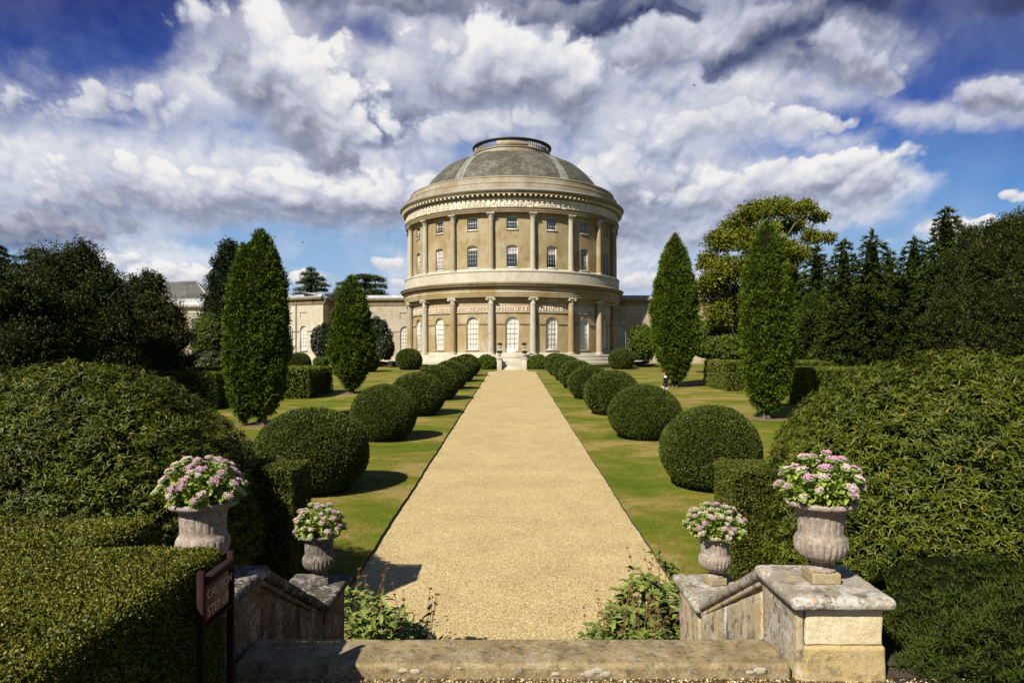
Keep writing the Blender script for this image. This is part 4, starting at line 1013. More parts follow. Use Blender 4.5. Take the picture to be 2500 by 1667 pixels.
# side walls of the stairs: large pier, sloping coping, small pier
def slab(mb, a, b_, r_, mat=0, nx=26, amp=.006): mb.add(*roughbox(a, b_, r_, nx, amp, 4, 12), mat)
def stairwall(sx, name, label):
    root = thing(name, label, 'stair wall', (sx * 1.86, 4.13, TZ))
    ox, oy, oz = root.location
    def L_(V): return [(x - ox, y - oy, z - oz) for x, y, z in np.asarray(V)]
    def part(nm, VF, mat):
        V, F = VF; mb = MB(); mb.add(L_(V), F); return mb.build(nm, mat, root, True, 50)
    def bx(a, b_): 
        xs = sorted((sx * a[0], sx * b_[0])); return (xs[0], a[1], a[2]), (xs[1], b_[1], b_[2])
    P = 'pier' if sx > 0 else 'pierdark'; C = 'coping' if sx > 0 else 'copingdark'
    if sx > 0:
        part('lower_block', roughbox(*bx((1.655, 3.875, -2.4), (2.13, 4.42, -1.665)), .022, 30, .006), M['blockold'])
        part('upper_block', roughbox(*bx((1.672, 3.885, -1.662), (2.11, 4.41, -1.452)), .010, 30, .003, f=22), M['block'])
        part('inner_face', roughbox(*bx((1.62, 3.89, -3.6), (1.668, 4.42, -1.452)), .012, 40, .006), M[P])
    else:
        part('pier_block', roughbox(*bx((1.62, 3.88, -3.6), (2.12, 4.42, -1.452)), .02, 34, .007), M[P])
    part('cap', roughbox(*bx((1.575, 3.82, -1.452), (2.165, 4.47, -1.375)), .036, 30, .004), M[C])
    part('small_pier', roughbox(*bx((1.62, 5.93, -3.75), (2.08, 6.62, -2.235)), .02, 34, .007), M[P])
    part('small_cap', roughbox(*bx((1.565, 5.84, -2.235), (2.13, 6.70, -2.155)), .036, 34, .004), M[C])
    # wall between, top follows the slope
    ya, yb, za, zb_ = 4.43, 5.92, -1.47, -2.25
    nseg = 14; V = []; F = []
    poly = [(ya, -3.75), (yb, -3.75), (yb, zb_), (ya, za)]
    xa, xb = sx * 1.66, sx * 2.06
    V = [(xa, y, z) for y, z in poly] + [(xb, y, z) for y, z in poly]; F = [(0, 1, 2, 3), (7, 6, 5, 4), (3, 2, 6, 7), (0, 3, 7, 4), (1, 5, 6, 2)]
    part('wall', (V, F), M[P])
    # bedding joint lines: raised upper course
    dz = .30
    # coping with a rolled edge, sheared along the slope
    V, F = roughbox((sx * 1.86 - .265, 4.44, 0), (sx * 1.86 + .265, 5.87, .085), .038, 40, .004, 4, 12)
    V = np.array(V); V[:, 2] += za + 0.005 + (V[:, 1] - 4.44) / (5.87 - 4.44) * (zb_ - za + .02)
    part('sloping_coping', (V, F), M[C])
    V, F = roughbox((sx * 1.86 - .235, 4.43, 0), (sx * 1.86 + .235, 5.90, .04), .012, 30, .002, 2, 12)
    V = np.array(V); V[:, 2] += za - 0.036 + (V[:, 1] - 4.44) / (5.87 - 4.44) * (zb_ - za + .02)
    part('coping_fillet', (V, F), M[P])
    for k in range(4):
        xo = [0, .76][k % 2] if k < 2 else [0, .50][k % 2]; xl = ([.74, .66][k % 2]) if k < 2 else ([.48, .92][k % 2]); k = k // 2
        V, F = roughbox((xo, 0, 0), (xo + xl, 0.035, .42 + .02 * k), .010, 20, .004, 1, 12)
        V = np.array(V); x = V[:, 0] * 1; V = np.stack([sx * (1.662 - V[:, 1]), 4.45 + x, V[:, 2] + za - .50 - .46 * k - x / 1.45 * .72], -1)
        part('ashlar_course', (V, F if sx < 0 else [f_[::-1] for f_ in F]), M[P])
    return root
stairwall(1, 'stair_wall', 'lichened stone stair wall on the right with a new pale limestone block under its front cap')
stairwall(-1, 'stair_wall', 'dark brown stone stair wall on the left beside the caution sign')

# ------------------------------------------------------------------ urns and sedums
def urn_mesh(h=1.0):
    prof = [(.086, .065), (.090, .072), (.090, .080), (.070, .088), (.052, .098), (.044, .108), (.044, .116), (.056, .122), (.066, .124), (.085, .130), (.115, .144), (.142, .166), (.158, .192), (.165, .222), (.163, .248), (.152, .270), (.140, .284), (.136, .296), (.139, .33), (.142, .38), (.146, .42), (.154, .440), (.170, .448), (.196, .452), (.207, .458), (.213, .468), (.212, .480), (.203, .487), (.190, .488), (.175, .480), (.165, .455), (.155, .43), (.001, .43)]
    # refine
    pr = []
    for (a, b_) in zip(prof[:-1], prof[1:]):
        k = 3
        for q in range(k): pr.append((a[0] + (b_[0] - a[0]) * q / k, a[1] + (b_[1] - a[1]) * q / k))
    pr.append(prof[-1])
    def mod(A, z):
        g = np.clip((z - .122) / .02, 0, 1) * np.clip((.262 - z) / .03, 0, 1)
        f = np.clip((z - .296) / .02, 0, 1) * np.clip((.436 - z) / .02, 0, 1)
        return g * (-.011 * (1 - np.abs(np.sin(A * 12)) ** .6)) + f * (-.006 * (1 - np.abs(np.sin(A * 10)) ** .5))
    prA = pr[: -6 * 3] if False else pr
    V, F = lathe(pr, 192, mod=None)
    V = V.reshape(192, len(pr), 3); z = V[..., 2]; r_ = np.hypot(V[..., 0], V[..., 1]); A = 2 * pi * np.arange(192)[:, None] / 192
    idx = np.arange(len(pr))[None, :]
    dm = mod(A, z) * (idx < 24 * 3)
    k_ = (r_ + dm) / np.maximum(r_, 1e-6); V[..., 0] *= k_; V[..., 1] *= k_
    V = V.reshape(-1, 3); V = V + (snoise(V, 60) * .0012)[:, None] * unit(V * np.array([1, 1, .3]))
    return V, F
uV, uF = urn_mesh()
pl = roughbox((-.088, -.088, 0), (.088, .088, .066), .006, 14, .0015, 2, 30)
def urn(x, y, z, mat, label, s=1.0, rz=0):
    root = thing('stone_urn', label, 'urn', (x, y, z), rz, 'stone urns')
    root.scale = (s * .95, s * .95, s)
    MB().add(uV, uF).build('bowl', M[mat], root, True, 60); MB().add(*pl).build('foot_plinth', M['plinth' if mat == 'urn' else 'urnshade'], root, True, 50)
    return root
u1 = urn(1.868, 4.13, -1.373, 'urn', 'large fluted stone urn with lichened bowl on the big right pier, nearest on the right')
u2 = urn(-1.868, 4.13, -1.373, 'urn', 'fluted stone urn behind the foreground hedge, nearest on the left', 1.0, .1)
u3 = urn(1.90, 6.40, -2.153, 'urn', 'smaller looking fluted stone urn on the low right pier at the foot of the stairs', .97, .2)
u4 = urn(-1.81, 6.40, -2.153, 'urnshade', 'dark shaded fluted stone urn on the low left pier at the foot of the stairs', .97, .3)
def head_mesh(mat, seed, n=110):
    rg = np.random.default_rng(seed); mb = MB()
    subs = [(rg.uniform(-.022, .022), rg.uniform(-.022, .022)) for _ in range(7)]
    O = np.array([[1, 0, 0], [0, 1, 0], [-1, 0, 0], [0, -1, 0], [0, 0, 1], [0, 0, -1]]); T = np.array([[0, 1, 4], [1, 2, 4], [2, 3, 4], [3, 0, 4], [1, 0, 5], [2, 1, 5], [3, 2, 5], [0, 3, 5]])
    for i in range(n):
        sx, sy = subs[i % 7]; a = rg.uniform(0, 6.28); rr = .015 * math.sqrt(rg.random())
        x, y = sx + rr * cos(a), sy + rr * sin(a); z = .017 * (1 - (x * x + y * y) / .0016) + .006 * (1 - (rr / .015) ** 2)
        r_ = rg.uniform(.0032, .0052); mb.add(O * r_ + np.array([x, y, z + rg.uniform(-.002, .002)]), [T], 0, rg.random() * .7 + .3 * (z / .02 > .5))
    # green underside of the flat head
    mb.add(*lathe([(.004, -.03), (.008, -.018), (.030, -.004), (.030, .001), (.001, .006)], 10), 1)
    return mb.mesh('flower_head', [mat, M['stem']], True)
heads = {c: [head_mesh(M[c], s + i * 11) for i in range(3)] for s, c in enumerate(('pink', 'palepink', 'cream'))}
def sedum(x, y, z, label, R0, H, nheads, mix_, seed, hs=1.0):
    rg = np.random.default_rng(seed)
    root = thing('sedum_plant', label, 'flowering plant', (x, y, z), 0, 'sedums growing in the urns')
    lf = MB(); st_ = MB(); n = nheads; pts = []
    for i in range(n):
        t = (i + .5) / n; el = math.asin(min(1, 0.10 + .90 * (1 - t))) if True else 0
        az = i * 2.39996 + rg.uniform(-.3, .3); el += rg.uniform(-.08, .08)
        rr = rg.uniform(.90, 1.06); pts.append((R0 * cos(el) * cos(az) * rr, R0 * cos(el) * sin(az) * rr, H * sin(el) * rr + .02))
    for j, (px, py, pz) in enumerate(pts):
        b0 = np.array([px * .30, py * .30, -.03]); p1 = np.array([px, py, pz]); mid = (b0 + p1) / 2 + np.array([px, py, 0]) * .10
        ts = np.linspace(0, 1, 5)[:, None]; c = (1 - ts) ** 2 * b0 + 2 * ts * (1 - ts) * mid + ts ** 2 * p1
        st_.add(*tube(c, .0035, 5))
        kk = 18; tt = rg.uniform(.15, .96, kk)[:, None]; C_ = (1 - tt) ** 2 * b0 + 2 * tt * (1 - tt) * mid + tt ** 2 * p1
        out = unit(np.array([[px, py, pz * .4]]) + .9 * rg.normal(size=(kk, 3)) * R0); A = unit(out + np.array([0, 0, .25])); B = unit(np.cross(A, np.array([0, 0, 1.0])) + .3 * rg.normal(size=(kk, 3)))
        leaf8(lf, C_, A, B, rg.uniform(.040, .064, kk), rg.uniform(.026, .037, kk), rg.random(kk) * .6 + .4 * (j % 5) / 5, 0, .18, .12)
    # skirt of leaves over the rim and filler in the middle
    k = 620; a = rg.uniform(0, 6.28, k); rr = np.minimum(R0 * rg.uniform(.3, .80, k), .165); zz = rg.uniform(.0, .15, k) * (1 - rr / R0 * .5)
    P = np.stack([rr * np.cos(a), rr * np.sin(a), zz], -1); A = unit(P * np.array([1, 1, .3]) / R0 + .6 * rg.normal(size=(k, 3)) + np.array([0, 0, .2])); B = unit(np.cross(A, [0, 0, 1.0]) + .4 * rg.normal(size=(k, 3)))
    leaf8(lf, P, A, B, rg.uniform(.042, .066, k), rg.uniform(.026, .038, k), rg.random(k), 0, .18, .12)
    lf.build('leaves', M['sedum'], root, True); st_.build('stems', M['stem'], root)
    for j, p in enumerate(pts):
        c = rg.choice(['pink', 'palepink', 'cream'], p=mix_); q = p[2] / H
        o = link('flower_head', heads[c][rg.integers(3)], root, p); d = Vector((p[0] * .8, p[1] * .8, .20 + p[2])).normalized()
        o.rotation_mode = 'QUATERNION'; o.rotation_quaternion = d.to_track_quat('Z', 'Y')
        s = rg.uniform(.85, 1.25) * hs; o.scale = (s * rg.uniform(.9, 1.25), s, s)
sedum(-1.868, 4.13, -.885, 'pink flowered sedum in the urn behind the foreground hedge, widest of the four', .255, .23, 58, (.66, .24, .10), 3, .82)
sedum(1.868, 4.13, -.885, 'pink sedum with broad lime leaves in the large urn on the big right pier', .25, .245, 36, (.68, .28, .04), 4, .92)
sedum(1.90, 6.40, -1.70, 'pale pink and cream sedum in the urn on the low right pier', .28, .27, 72, (.30, .46, .24), 5, .80)
sedum(-1.81, 6.40, -1.70, 'half shaded mauve and white sedum in the dark urn on the low left pier', .235, .26, 52, (.30, .50, .20), 6, .80)

# ------------------------------------------------------------------ caution sign
sg = thing('caution_sign', 'brown wooden two post sign reading CAUTION STEP UP beside the foreground hedge', 'sign', (-1.405, 3.10, TZ))
wood = lichen('dark_red_wood', (0.028, 0.012, 0.012), (0.040, 0.016, 0.014), .1, .0, .0, sc=3); board = plain('brown_board', (0.135, 0.050, 0.024), 0.55, 0.2); letter = plain('faded_pink_letters', (0.66, 0.46, 0.40), 0.6)
for y, nm in ((0.0, 'post'), (0.325, 'post')):
    MB().add(*bevbox((-.022, y - .014, -.02), (.010, y + .014, .868), .003, 1)).build(nm, wood, sg)
MB().add(*bevbox((-.022, .018, .80), (.022, .307, .835), .004, 1)).build('rail', wood, sg)
MB().add(*bevbox((-.020, .018, .602), (.014, .307, .618), .003, 1)).build('rail', wood, sg)
MB().add(*bevbox((-.022, .018, .618), (-.012, .307, .80), .002, 1)).build('backing_board', plain('near_black_board', (.02, .012, .01), .6), sg)
bd = MB().add(*bevbox((-.011, .020, .632), (.006, .272, .798), .002, 1)).build('board', board, sg)
def letters(txt, size, x, y, z, parent, nm):
    cu = bpy.data.curves.new('t', 'FONT'); cu.body = txt; cu.size = size; cu.extrude = .0012; cu.offset = -.0004; cu.space_character = 1.06
    ob = bpy.data.objects.new('t', cu); scene.collection.objects.link(ob); dg = bpy.context.evaluated_depsgraph_get()
    me = bpy.data.meshes.new_from_object(ob.evaluated_get(dg)); bpy.data.objects.remove(ob)
    me.materials.clear(); me.materials.append(letter)
    o = link(nm, me, parent, (x, y, z)); o.rotation_euler = (R(90), 0, R(90)); return o
letters('CAUTION', .059, .0075, .030, .730, bd, 'lettering'); letters('STEP UP', .062, .0075, .034, .650, bd, 'lettering')

# a few fallen leaves on the lawns and along the path edge
n = 420; sgn = rng.choice([-1, 1], n); y = 8 + 26 * rng.random(n) ** 1.4; x = sgn * (2.2 + rng.random(n) ** 1.5 * 6)
P = np.stack([x, y, -EYE_Z + SLOPE * y + np.where(np.abs(x) > 2.42, .062, .004)], -1)
A = unit(np.stack([rng.normal(size=n), rng.normal(size=n), rng.normal(size=n) * .2], -1)); B = unit(np.cross(A, [0, 0, 1.0]) + .2 * rng.normal(size=(n, 3)))
mb = MB(); leaf4(mb, P, A, B, rng.uniform(.03, .06, n), .025, rng.random(n)); tag(mb.build('fallen_leaves', M['seedhead']), 'scattered brown fallen leaves along the edges of the path and lawns', 'leaves', kind='stuff')
# ------------------------------------------------------------------ foliage builders
def shell_core(P, nu, nv, fn, mb, mat=1):
    pass
def topiary_ball(n, leaf, seed, mat='box'):
    """unit clipped ball: radius 1 across, flattened below, leaves in its shell"""
    rg = np.random.default_rng(seed)
    def rad(D): return 1 + .034 * snoise(D * 1.0 + seed, 2.2) + .012 * snoise(D + seed, 7)
    D = unit(rg.normal(size=(n, 3))); D = D[D[:, 2] > -.88]; n = len(D)
    sc = np.array([1, 1, .92]); r_ = rad(D) * (1 - rg.random(n) ** 2 * .05 - 0.01)
    P = D * r_[:, None] * sc
    P[:, 2] = np.maximum(P[:, 2], -.80 + .02 * rg.random(n))
    A = unit(D * .75 + unit(rg.normal(size=(n, 3))) * .95 + np.array([0, 0, .15])); B = unit(np.cross(A, unit(rg.normal(size=(n, 3)))))
    mb = MB(); leaf4(mb, P, A, B, leaf * rg.uniform(.7, 1.3, n), leaf * .55, rg.random(n))
    V, F = ellipsoid((0, 0, 0), (.955, .955, .88), 40, 24); V = np.array(V); V[:, 2] = np.maximum(V[:, 2], -.80)
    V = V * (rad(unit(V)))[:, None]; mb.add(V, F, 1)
    V, F = lathe([(.16, -.95), (.12, -.80), (.12, -.6)], 10); mb.add(V, F, 2)
    return mb.mesh('clipped_box_ball', [M[mat], M['coreshade'], M['bark']])
ballN = [topiary_ball(48000, .034, 11), topiary_ball(48000, .034, 12)]
ballM = topiary_ball(20000, .050, 13); ballF = topiary_ball(9000, .075, 14)
def ball(x, y, w, label, me, group, cat='topiary', ratio=1.0, rz=0):
    r = w / 2; o = link('topiary_ball', me, None, (x, y, zg(y) + .035 + .77 * r * ratio), rz); o.scale = (r * (1 + .03 * math.sin(x * 7 + y)), r * (1 + .03 * math.cos(y * 3)), r * ratio); o.rotation_euler = (R(2.2 * math.sin(y * 1.7)), R(2.5 * math.sin(y * 2.3 + x)), rz)
    return tag(o, label, cat, group)
left = [(-4.74, 16.2, 2.58, .90), (-4.52, 24.1, 2.42, .96), (-4.40, 31.7, 2.55, .91), (-4.32, 39.3, 2.55, .92), (-4.26, 47.0, 2.5, .92), (-4.2, 54.6, 2.5, .94), (-4.15, 62.2, 2.5, .94)]
right = [(4.80, 16.6, 2.42, .96), (4.76, 24.5, 2.60, .87), (4.70, 32.0, 2.62, .92), (4.56, 39.8, 2.5, .92), (4.52, 47.9, 2.5, .92), (4.5, 55.6, 2.5, .94), (4.46, 63.0, 2.5, .94), (4.42, 69.0, 2.4, .94)]
ords = ['nearest', 'second nearest', 'third nearest', 'fourth nearest', 'fifth nearest', 'sixth nearest', 'seventh nearest', 'last and farthest']
for i, (x, y, w, q_) in enumerate(left):
    ball(x, y, w, '%s clipped box ball in the row left of the gravel path' % (ords[i] if i < 6 else 'farthest'), ballN[0] if i < 2 else (ballM if i < 4 else ballF), 'clipped box balls left of the path', rz=i * 1.3, ratio=q_)
for i, (x, y, w, q_) in enumerate(right):
    ball(x, y, w, '%s clipped box ball in the row right of the gravel path' % ords[i], ballN[1] if i < 2 else (ballM if i < 4 else ballF), 'clipped box balls right of the path', rz=i * 1.7, ratio=q_)
ball(at(938, 73), 73.4, 2.75, 'clipped box ball standing alone on the far lawn just left of the house front', ballF, 'clipped balls on the far lawn', ratio=.98)
ball(at(1427, 74.5), 74.5, 2.85, 'clipped box ball standing alone on the far lawn just right of the house front', ballF, 'clipped balls on the far lawn', ratio=.95, rz=2)
ball(at(687, 68), 68, 2.35, 'clipped ball behind the square hedge, between the two columnar yews on the left', ballF, 'clipped balls on the far lawn', rz=1)
ball(at(652, 71), 71, 2.4, 'clipped ball half hidden behind the biggest columnar yew', ballF, 'clipped balls on the far lawn', rz=3)
ball(at(838, 69), 69, 2.9, 'dark clipped ball half hidden behind the smaller left columnar yew', ballF, 'clipped balls on the far lawn', rz=4)

def box_hedge(name, label, x0, x1, y0, y1, z0, z1, dens, leaf, mat, wob=.02, mask=None, group=None, seed=3, cat='hedge', rnd_r=.06, into=None):
    """clipped hedge block; leaves on top and all four sides"""
    rg = np.random.default_rng(seed); mb = MB(); Ps = []; Ns = []
    lx, ly, lz = x1 - x0, y1 - y0, z1 - z0
    for (ar, f) in ((lx * ly, 't'), (lx * lz, 'f'), (lx * lz, 'b'), (ly * lz, 'l'), (ly * lz, 'r')):
        d = dens * (0.5 if f == 'b' else 1); n = int(ar * d); u = rg.random(n); v = rg.random(n)
        if f == 't': P = np.stack([x0 + lx * u, y0 + ly * v, np.full(n, z1)], -1); N = (0, 0, 1)
        elif f == 'f': P = np.stack([x0 + lx * u, np.full(n, y0), z0 + lz * v], -1); N = (0, -1, 0)
        elif f == 'b': P = np.stack([x0 + lx * u, np.full(n, y1), z0 + lz * v], -1); N = (0, 1, 0)
        elif f == 'l': P = np.stack([np.full(n, x0), y0 + ly * u, z0 + lz * v], -1); N = (-1, 0, 0)
        else: P = np.stack([np.full(n, x1), y0 + ly * u, z0 + lz * v], -1); N = (1, 0, 0)
        Ps.append(P); Ns.append(np.tile(np.array(N, float), (n, 1)))
    P = np.concatenate(Ps); N = np.concatenate(Ns)
    if mask is not None: k = mask(P); P = P[k]; N = N[k]
    n = len(P)
    # soften the edges
    c = np.array([(x0 + x1) / 2, (y0 + y1) / 2, (z0 + z1) / 2]); h = np.array([lx, ly, lz]) / 2
    q = np.abs(P - c) - (h - rnd_r); q[:, 2] = np.where(P[:, 2] > c[2], q[:, 2], -1); qq = np.maximum(q, 0); ln = np.linalg.norm(qq, axis=1)
    over = np.maximum(ln - rnd_r, 0); P = P - np.sign(P - c) * qq * (over / np.maximum(ln, 1e-6))[:, None]
    P = P + N * (snoise(P, 2.0) * wob + snoise(P, 9) * wob * .4)[:, None] - N * (rg.random(n) ** 2 * leaf * 1.6)[:, None]
    A = unit(N * .8 + unit(rg.normal(size=(n, 3))) * .95); B = unit(np.cross(A, unit(rg.normal(size=(n, 3)))))
    leaf4(mb, P - A * leaf * .4, A, B, leaf * rg.uniform(.7, 1.35, n), leaf * .55, rg.random(n))
    e = leaf * 1.2 + wob
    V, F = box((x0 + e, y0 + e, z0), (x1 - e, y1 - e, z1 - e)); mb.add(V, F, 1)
    if into is not None:
        into.merge(mb); return into
    o = mb.build(name, [M[mat], M['coreshade']]); return tag(o, label, cat, group)
# foreground hedges on the terrace
fh = MB()
box_hedge('clipped_hedge', '', -5.2, -1.50, 1.35, 3.55, TZ, -1.0, 27000, .0145, 'hedge', .018, mask=lambda P: (P[:, 0] > -3.7), seed=31, into=fh)
box_hedge('clipped_hedge', '', -6.2, -2.14, 3.35, 4.30, TZ, -.985, 16000, .017, 'hedge', .02, mask=lambda P: ((P[:, 0] > -4.9) & (P[:, 1] > 3.5)), seed=32, into=fh, rnd_r=.14)
tag(fh.build('clipped_hedge', [M['hedge'], M['coreshade']]), 'broad clipped hedge with sunlit leafy top filling the front left corner', 'hedge')
# square hedges flanking the foot of the path
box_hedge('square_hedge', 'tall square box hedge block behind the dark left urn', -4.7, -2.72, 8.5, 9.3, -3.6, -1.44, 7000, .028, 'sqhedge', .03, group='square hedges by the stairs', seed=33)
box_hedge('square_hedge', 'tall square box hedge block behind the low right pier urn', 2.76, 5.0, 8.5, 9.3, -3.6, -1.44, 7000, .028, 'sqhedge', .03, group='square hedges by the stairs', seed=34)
# yew hedges round the lawn
box_hedge('yew_hedge', 'square yew hedge block between the two left columnar yews', -22, -11.75, 39.4, 44.9, zg(40), -.84, 420, .10, 'yewhedge', .05, group='clipped yew hedges', seed=35, rnd_r=.12)
box_hedge('yew_hedge', 'dark low yew hedge with sunlit top left of the biggest columnar yew', -30, -14.6, 33.6, 35.2, zg(34), -.93, 500, .09, 'yewhedge', .05, group='clipped yew hedges', seed=36, rnd_r=.12)
box_hedge('yew_hedge', 'long yew hedge block between the two right columnar yews', 14.0, 30, 44.7, 50, zg(46), -.52, 420, .10, 'yewhedge', .06, group='clipped yew hedges', seed=37, rnd_r=.12)
box_hedge('yew_hedge', 'nearer yew hedge right of the second columnar yew, running into the laurel mound', 15.0, 30, 34.3, 37.5, zg(35), -.76, 500, .09, 'yewhedge', .05, group='clipped yew hedges', seed=38, rnd_r=.12)
# low box edging in front of the house
for sgn in (-1, 1):
    mb = MB(); n = 16000; a = rng.uniform(R(12), R(62), n) * sgn; rr = 18.6 + rng.uniform(-.22, .22, n); P = np.stack([rr * np.sin(a), 92 - rr * np.cos(a), 0 * a], -1)
    P[:, 2] = np.array([zg(y) for y in P[:, 1]]) + .04 + rng.random(n) ** .5 * .36
    A = unit(rand_unit(n) + np.array([0, -.3, .5])); leaf4(mb, P, A, perp(A), .09, .05, rng.random(n)); tag(mb.build('box_edging', M['box']), 'low box edging curving round the %s foot of the house' % ('left' if sgn < 0 else 'right'), 'hedge', 'low box edgings')
# leafy shrub blocks either side of the house steps
def leafy_mound(name, label, c, r, n, leaf, mat, cat='shrub', lump=.10, asp=.55, group=None, seed=1, droop=0, whorl=6, zmin=None, front=None, up=.35, open_=0.0, core=.86, f=3.0, nest=0.25, sq=0.0):
    """rounded shrub of leaf whorls"""
    rg = np.random.default_rng(seed); c = np.array(c, float); r = np.array(r, float)
    m = n // whorl; D = unit(rg.normal(size=(m * 2, 3)))
    k = D[:, 2] > (-0.55 if zmin is None else zmin)
    if front is not None: k &= front(D, rg)
    D = D[k][:m]; m = len(D)
    rad = 1 + lump * snoise(D * 1.0 + seed * 3.1, f) + lump * .5 * snoise(D + seed, f * 3)
    def sqf(D): return 1 + sq * (2 * np.hypot(D[:, 0], D[:, 1]) * np.abs(D[:, 2])) ** 2 + sq * (2 * np.abs(D[:, 0] * D[:, 1]) / (D[:, 0] ** 2 + D[:, 1] ** 2 + 1e-6)) ** 2 * (1 - D[:, 2] ** 2)
    rad = rad * sqf(D) + (.016 * snoise(D + seed * 2.0, 17) + .012 * snoise(D + seed * 5.0, 31) if 'laurel' in mat else 0)
    dep = rg.random(m) ** 1.5 * (.11 + open_)
    P = c + D * (rad - dep)[:, None] * r; N = unit(D / r)
    ax = unit(N + unit(rg.normal(size=(m, 3))) * .55 + np.array([0, 0, up]))
    Pw = np.repeat(P, whorl, 0); AX = np.repeat(ax, whorl, 0); tone = np.repeat(rg.random(m), whorl)
    ph = np.tile(np.arange(whorl) * 2.4, m) + np.repeat(rg.uniform(0, 6.28, m), whorl)
    t1 = unit(np.cross(AX, unit(rg.normal(size=(len(AX), 3)) * .001 + np.array([.3, .2, 1.0])))); t2 = np.cross(AX, t1)
    rd = t1 * np.cos(ph)[:, None] + t2 * np.sin(ph)[:, None]
    nn = len(Pw); A = unit(AX * rg.uniform(.25, .9, nn)[:, None] + rd); B = unit(np.cross(A, AX) + .25 * rg.normal(size=(nn, 3)))
    Pw = Pw - AX * (rg.random(nn) * leaf * .9)[:, None]
    mb = MB(); rn = np.clip(.45 * tone + .55 * rg.random(nn), 0, 1)
    if whorl >= 5 and leaf > .06 and r.max() > 1.9 and 'laurel' in mat: leaf8(mb, Pw, A, B, leaf * rg.uniform(.65, 1.25, nn), leaf * asp * .52 * rg.uniform(.8, 1.2, nn), rn, 0, .22, .28)
    else: leaf4(mb, Pw, A, B, leaf * rg.uniform(.65, 1.25, nn), leaf * asp, rn)
    def dsp(v): return (1 + lump * snoise(v * 1.0 + seed * 3.1, f)) * sqf(v)
    V, F = ellipsoid(c, r * core, 48, 30, dsp); mb.add(V, F, 1)
    o = mb.build(name, [M[mat], M['coreshade']]); return tag(o, label, cat, group)
zc = zg(8)
fr = lambda D, rg: (D[:, 1] < .35) | (rg.random(len(D)) < .15)
leafy_mound('laurel_mound', 'huge rounded laurel mound filling the right side behind the big pier', (5.45, 8.3, -2.15), (2.38, 2.2, 2.15), 100000, .080, 'laurel', 'shrub', .035, .42, 'laurel mounds', 21, sq=.03, front=fr, core=.88, f=4)
leafy_mound('laurel_mound', 'huge rounded laurel mound filling the left side behind the foreground hedge', (-5.20, 8.2, -2.0), (2.14, 2.0, 1.88), 96000, .074, 'laurel', 'shrub', .035, .42, 'laurel mounds', 22, sq=.0, front=fr, core=.88, f=4)
leafy_mound('yew_shrub', 'low dark feathery yew beside the big right pier in the front right corner', (4.02, 4.60, -2.0), (1.92, 1.20, .52), 66000, .055, 'firdark', 'shrub', .16, .18, None, 23, sq=.12, zmin=-.9, front=fr, up=.6, core=.86, f=4)
for sgn in (-1, 1):
    leafy_mound('shrub', 'loose glossy green shrub %s the house steps' % ('left of' if sgn < 0 else 'right of'), (sgn * 2.80, 74.3, -1.05), (1.15, .8, .90), 12000, .12, 'shrub', 'shrub', .10, .5, 'shrubs beside the house steps', 24 + sgn, zmin=-.8, f=4)

def yew_column(name, label, x, y, H, W, prof, n_tuft, seed, mat='yew', leaf=.17, cat='tree', group=None, extra=None, per=14, lump=.13):
    rg = np.random.default_rng(seed); z0 = zg(y); root = thing(name, label, cat, (x, y, z0), rg.uniform(0, 0.3), group)
    mb = MB(); hs = np.array([p[0] for p in prof]); rs = np.array([p[1] for p in prof])
    lobes = [(0, 0, H, 1.0)] + (extra or [])
    for (lx, ly, lh, ls) in lobes:
        w_ = np.interp(np.linspace(0, 1, 200), hs, rs) + .02; cdf = np.cumsum(w_); cdf /= cdf[-1]
        m = int(n_tuft * ls * lh / H); t = np.interp(rg.random(m), cdf, np.linspace(0, 1, 200)); a = rg.uniform(0, 2 * pi, m)
        r0 = np.interp(t, hs, rs) * W / 2 * ls
        D = np.stack([np.cos(a), np.sin(a), 0 * a], -1); q = np.stack([np.cos(a), np.sin(a), t * H / W * 1.2], -1)
        r_ = r0 * (1 + lump * snoise(q + seed, 3.0) + lump * .7 * snoise(q + seed, 8)) - rg.random(m) ** 1.5 * .26
        P = np.stack([lx + np.maximum(r_, .01) * D[:, 0], ly + np.maximum(r_, .01) * D[:, 1], t * lh], -1)
        slope = np.interp(np.clip(t + .02, 0, 1), hs, rs) - np.interp(np.clip(t - .02, 0, 1), hs, rs)
        N = unit(np.stack([D[:, 0], D[:, 1], -slope * W / 2 / (.04 * H)], -1))
        up = np.clip(t * 1.2, .25, 1)[:, None] * np.array([0, 0, .75])
        AX = np.repeat(unit(N + up + .35 * rg.normal(size=(m, 3))), per, 0); Pt = np.repeat(P, per, 0); k = len(Pt)
        A = unit(AX + .75 * rg.normal(size=(k, 3)) * .8); B = unit(np.cross(A, unit(rg.normal(size=(k, 3)))))
        Pt = Pt + rg.normal(size=(k, 3)) * leaf * .35 - AX * leaf * .5
        rn = np.clip(.5 * np.repeat(rg.random(m), per) + .5 * rg.random(k), 0, 1)
        leaf4(mb, Pt, A, B, leaf * rg.uniform(.6, 1.3, k), leaf * .26, rn)
        pr = [(max(.02, np.interp(h, hs, rs) * W / 2 * ls * .86), h * lh) for h in np.linspace(0.0, .97, 24)]
        V, F = lathe(pr, 28); V = V + np.array([lx, ly, 0]); V[:, :2] += (snoise(V, 3.0) * .05)[:, None]; mb.add(V, F, 1)
    mb.build('crown', [M[mat], M['coreshade']], root)
    tr = MB(); tr.add(*tube([(0, 0, -.15), (.02, 0, .25), (0, .02, .9)], [.24, .17, .14], 10))
    for k in range(5): a = k * 1.26; tr.add(*tube([(.12 * cos(a), .12 * sin(a), .15), (.30 * cos(a), .30 * sin(a), -.08)], [.09, .04], 6))
    tr.build('trunk', M['bark'], root, True); return root
profA = [(0.035, .08), (.06, .42), (.12, .66), (.28, .92), (.45, 1.0), (.60, .96), (.75, .82), (.88, .56), (.96, .30), (1.0, .04)]
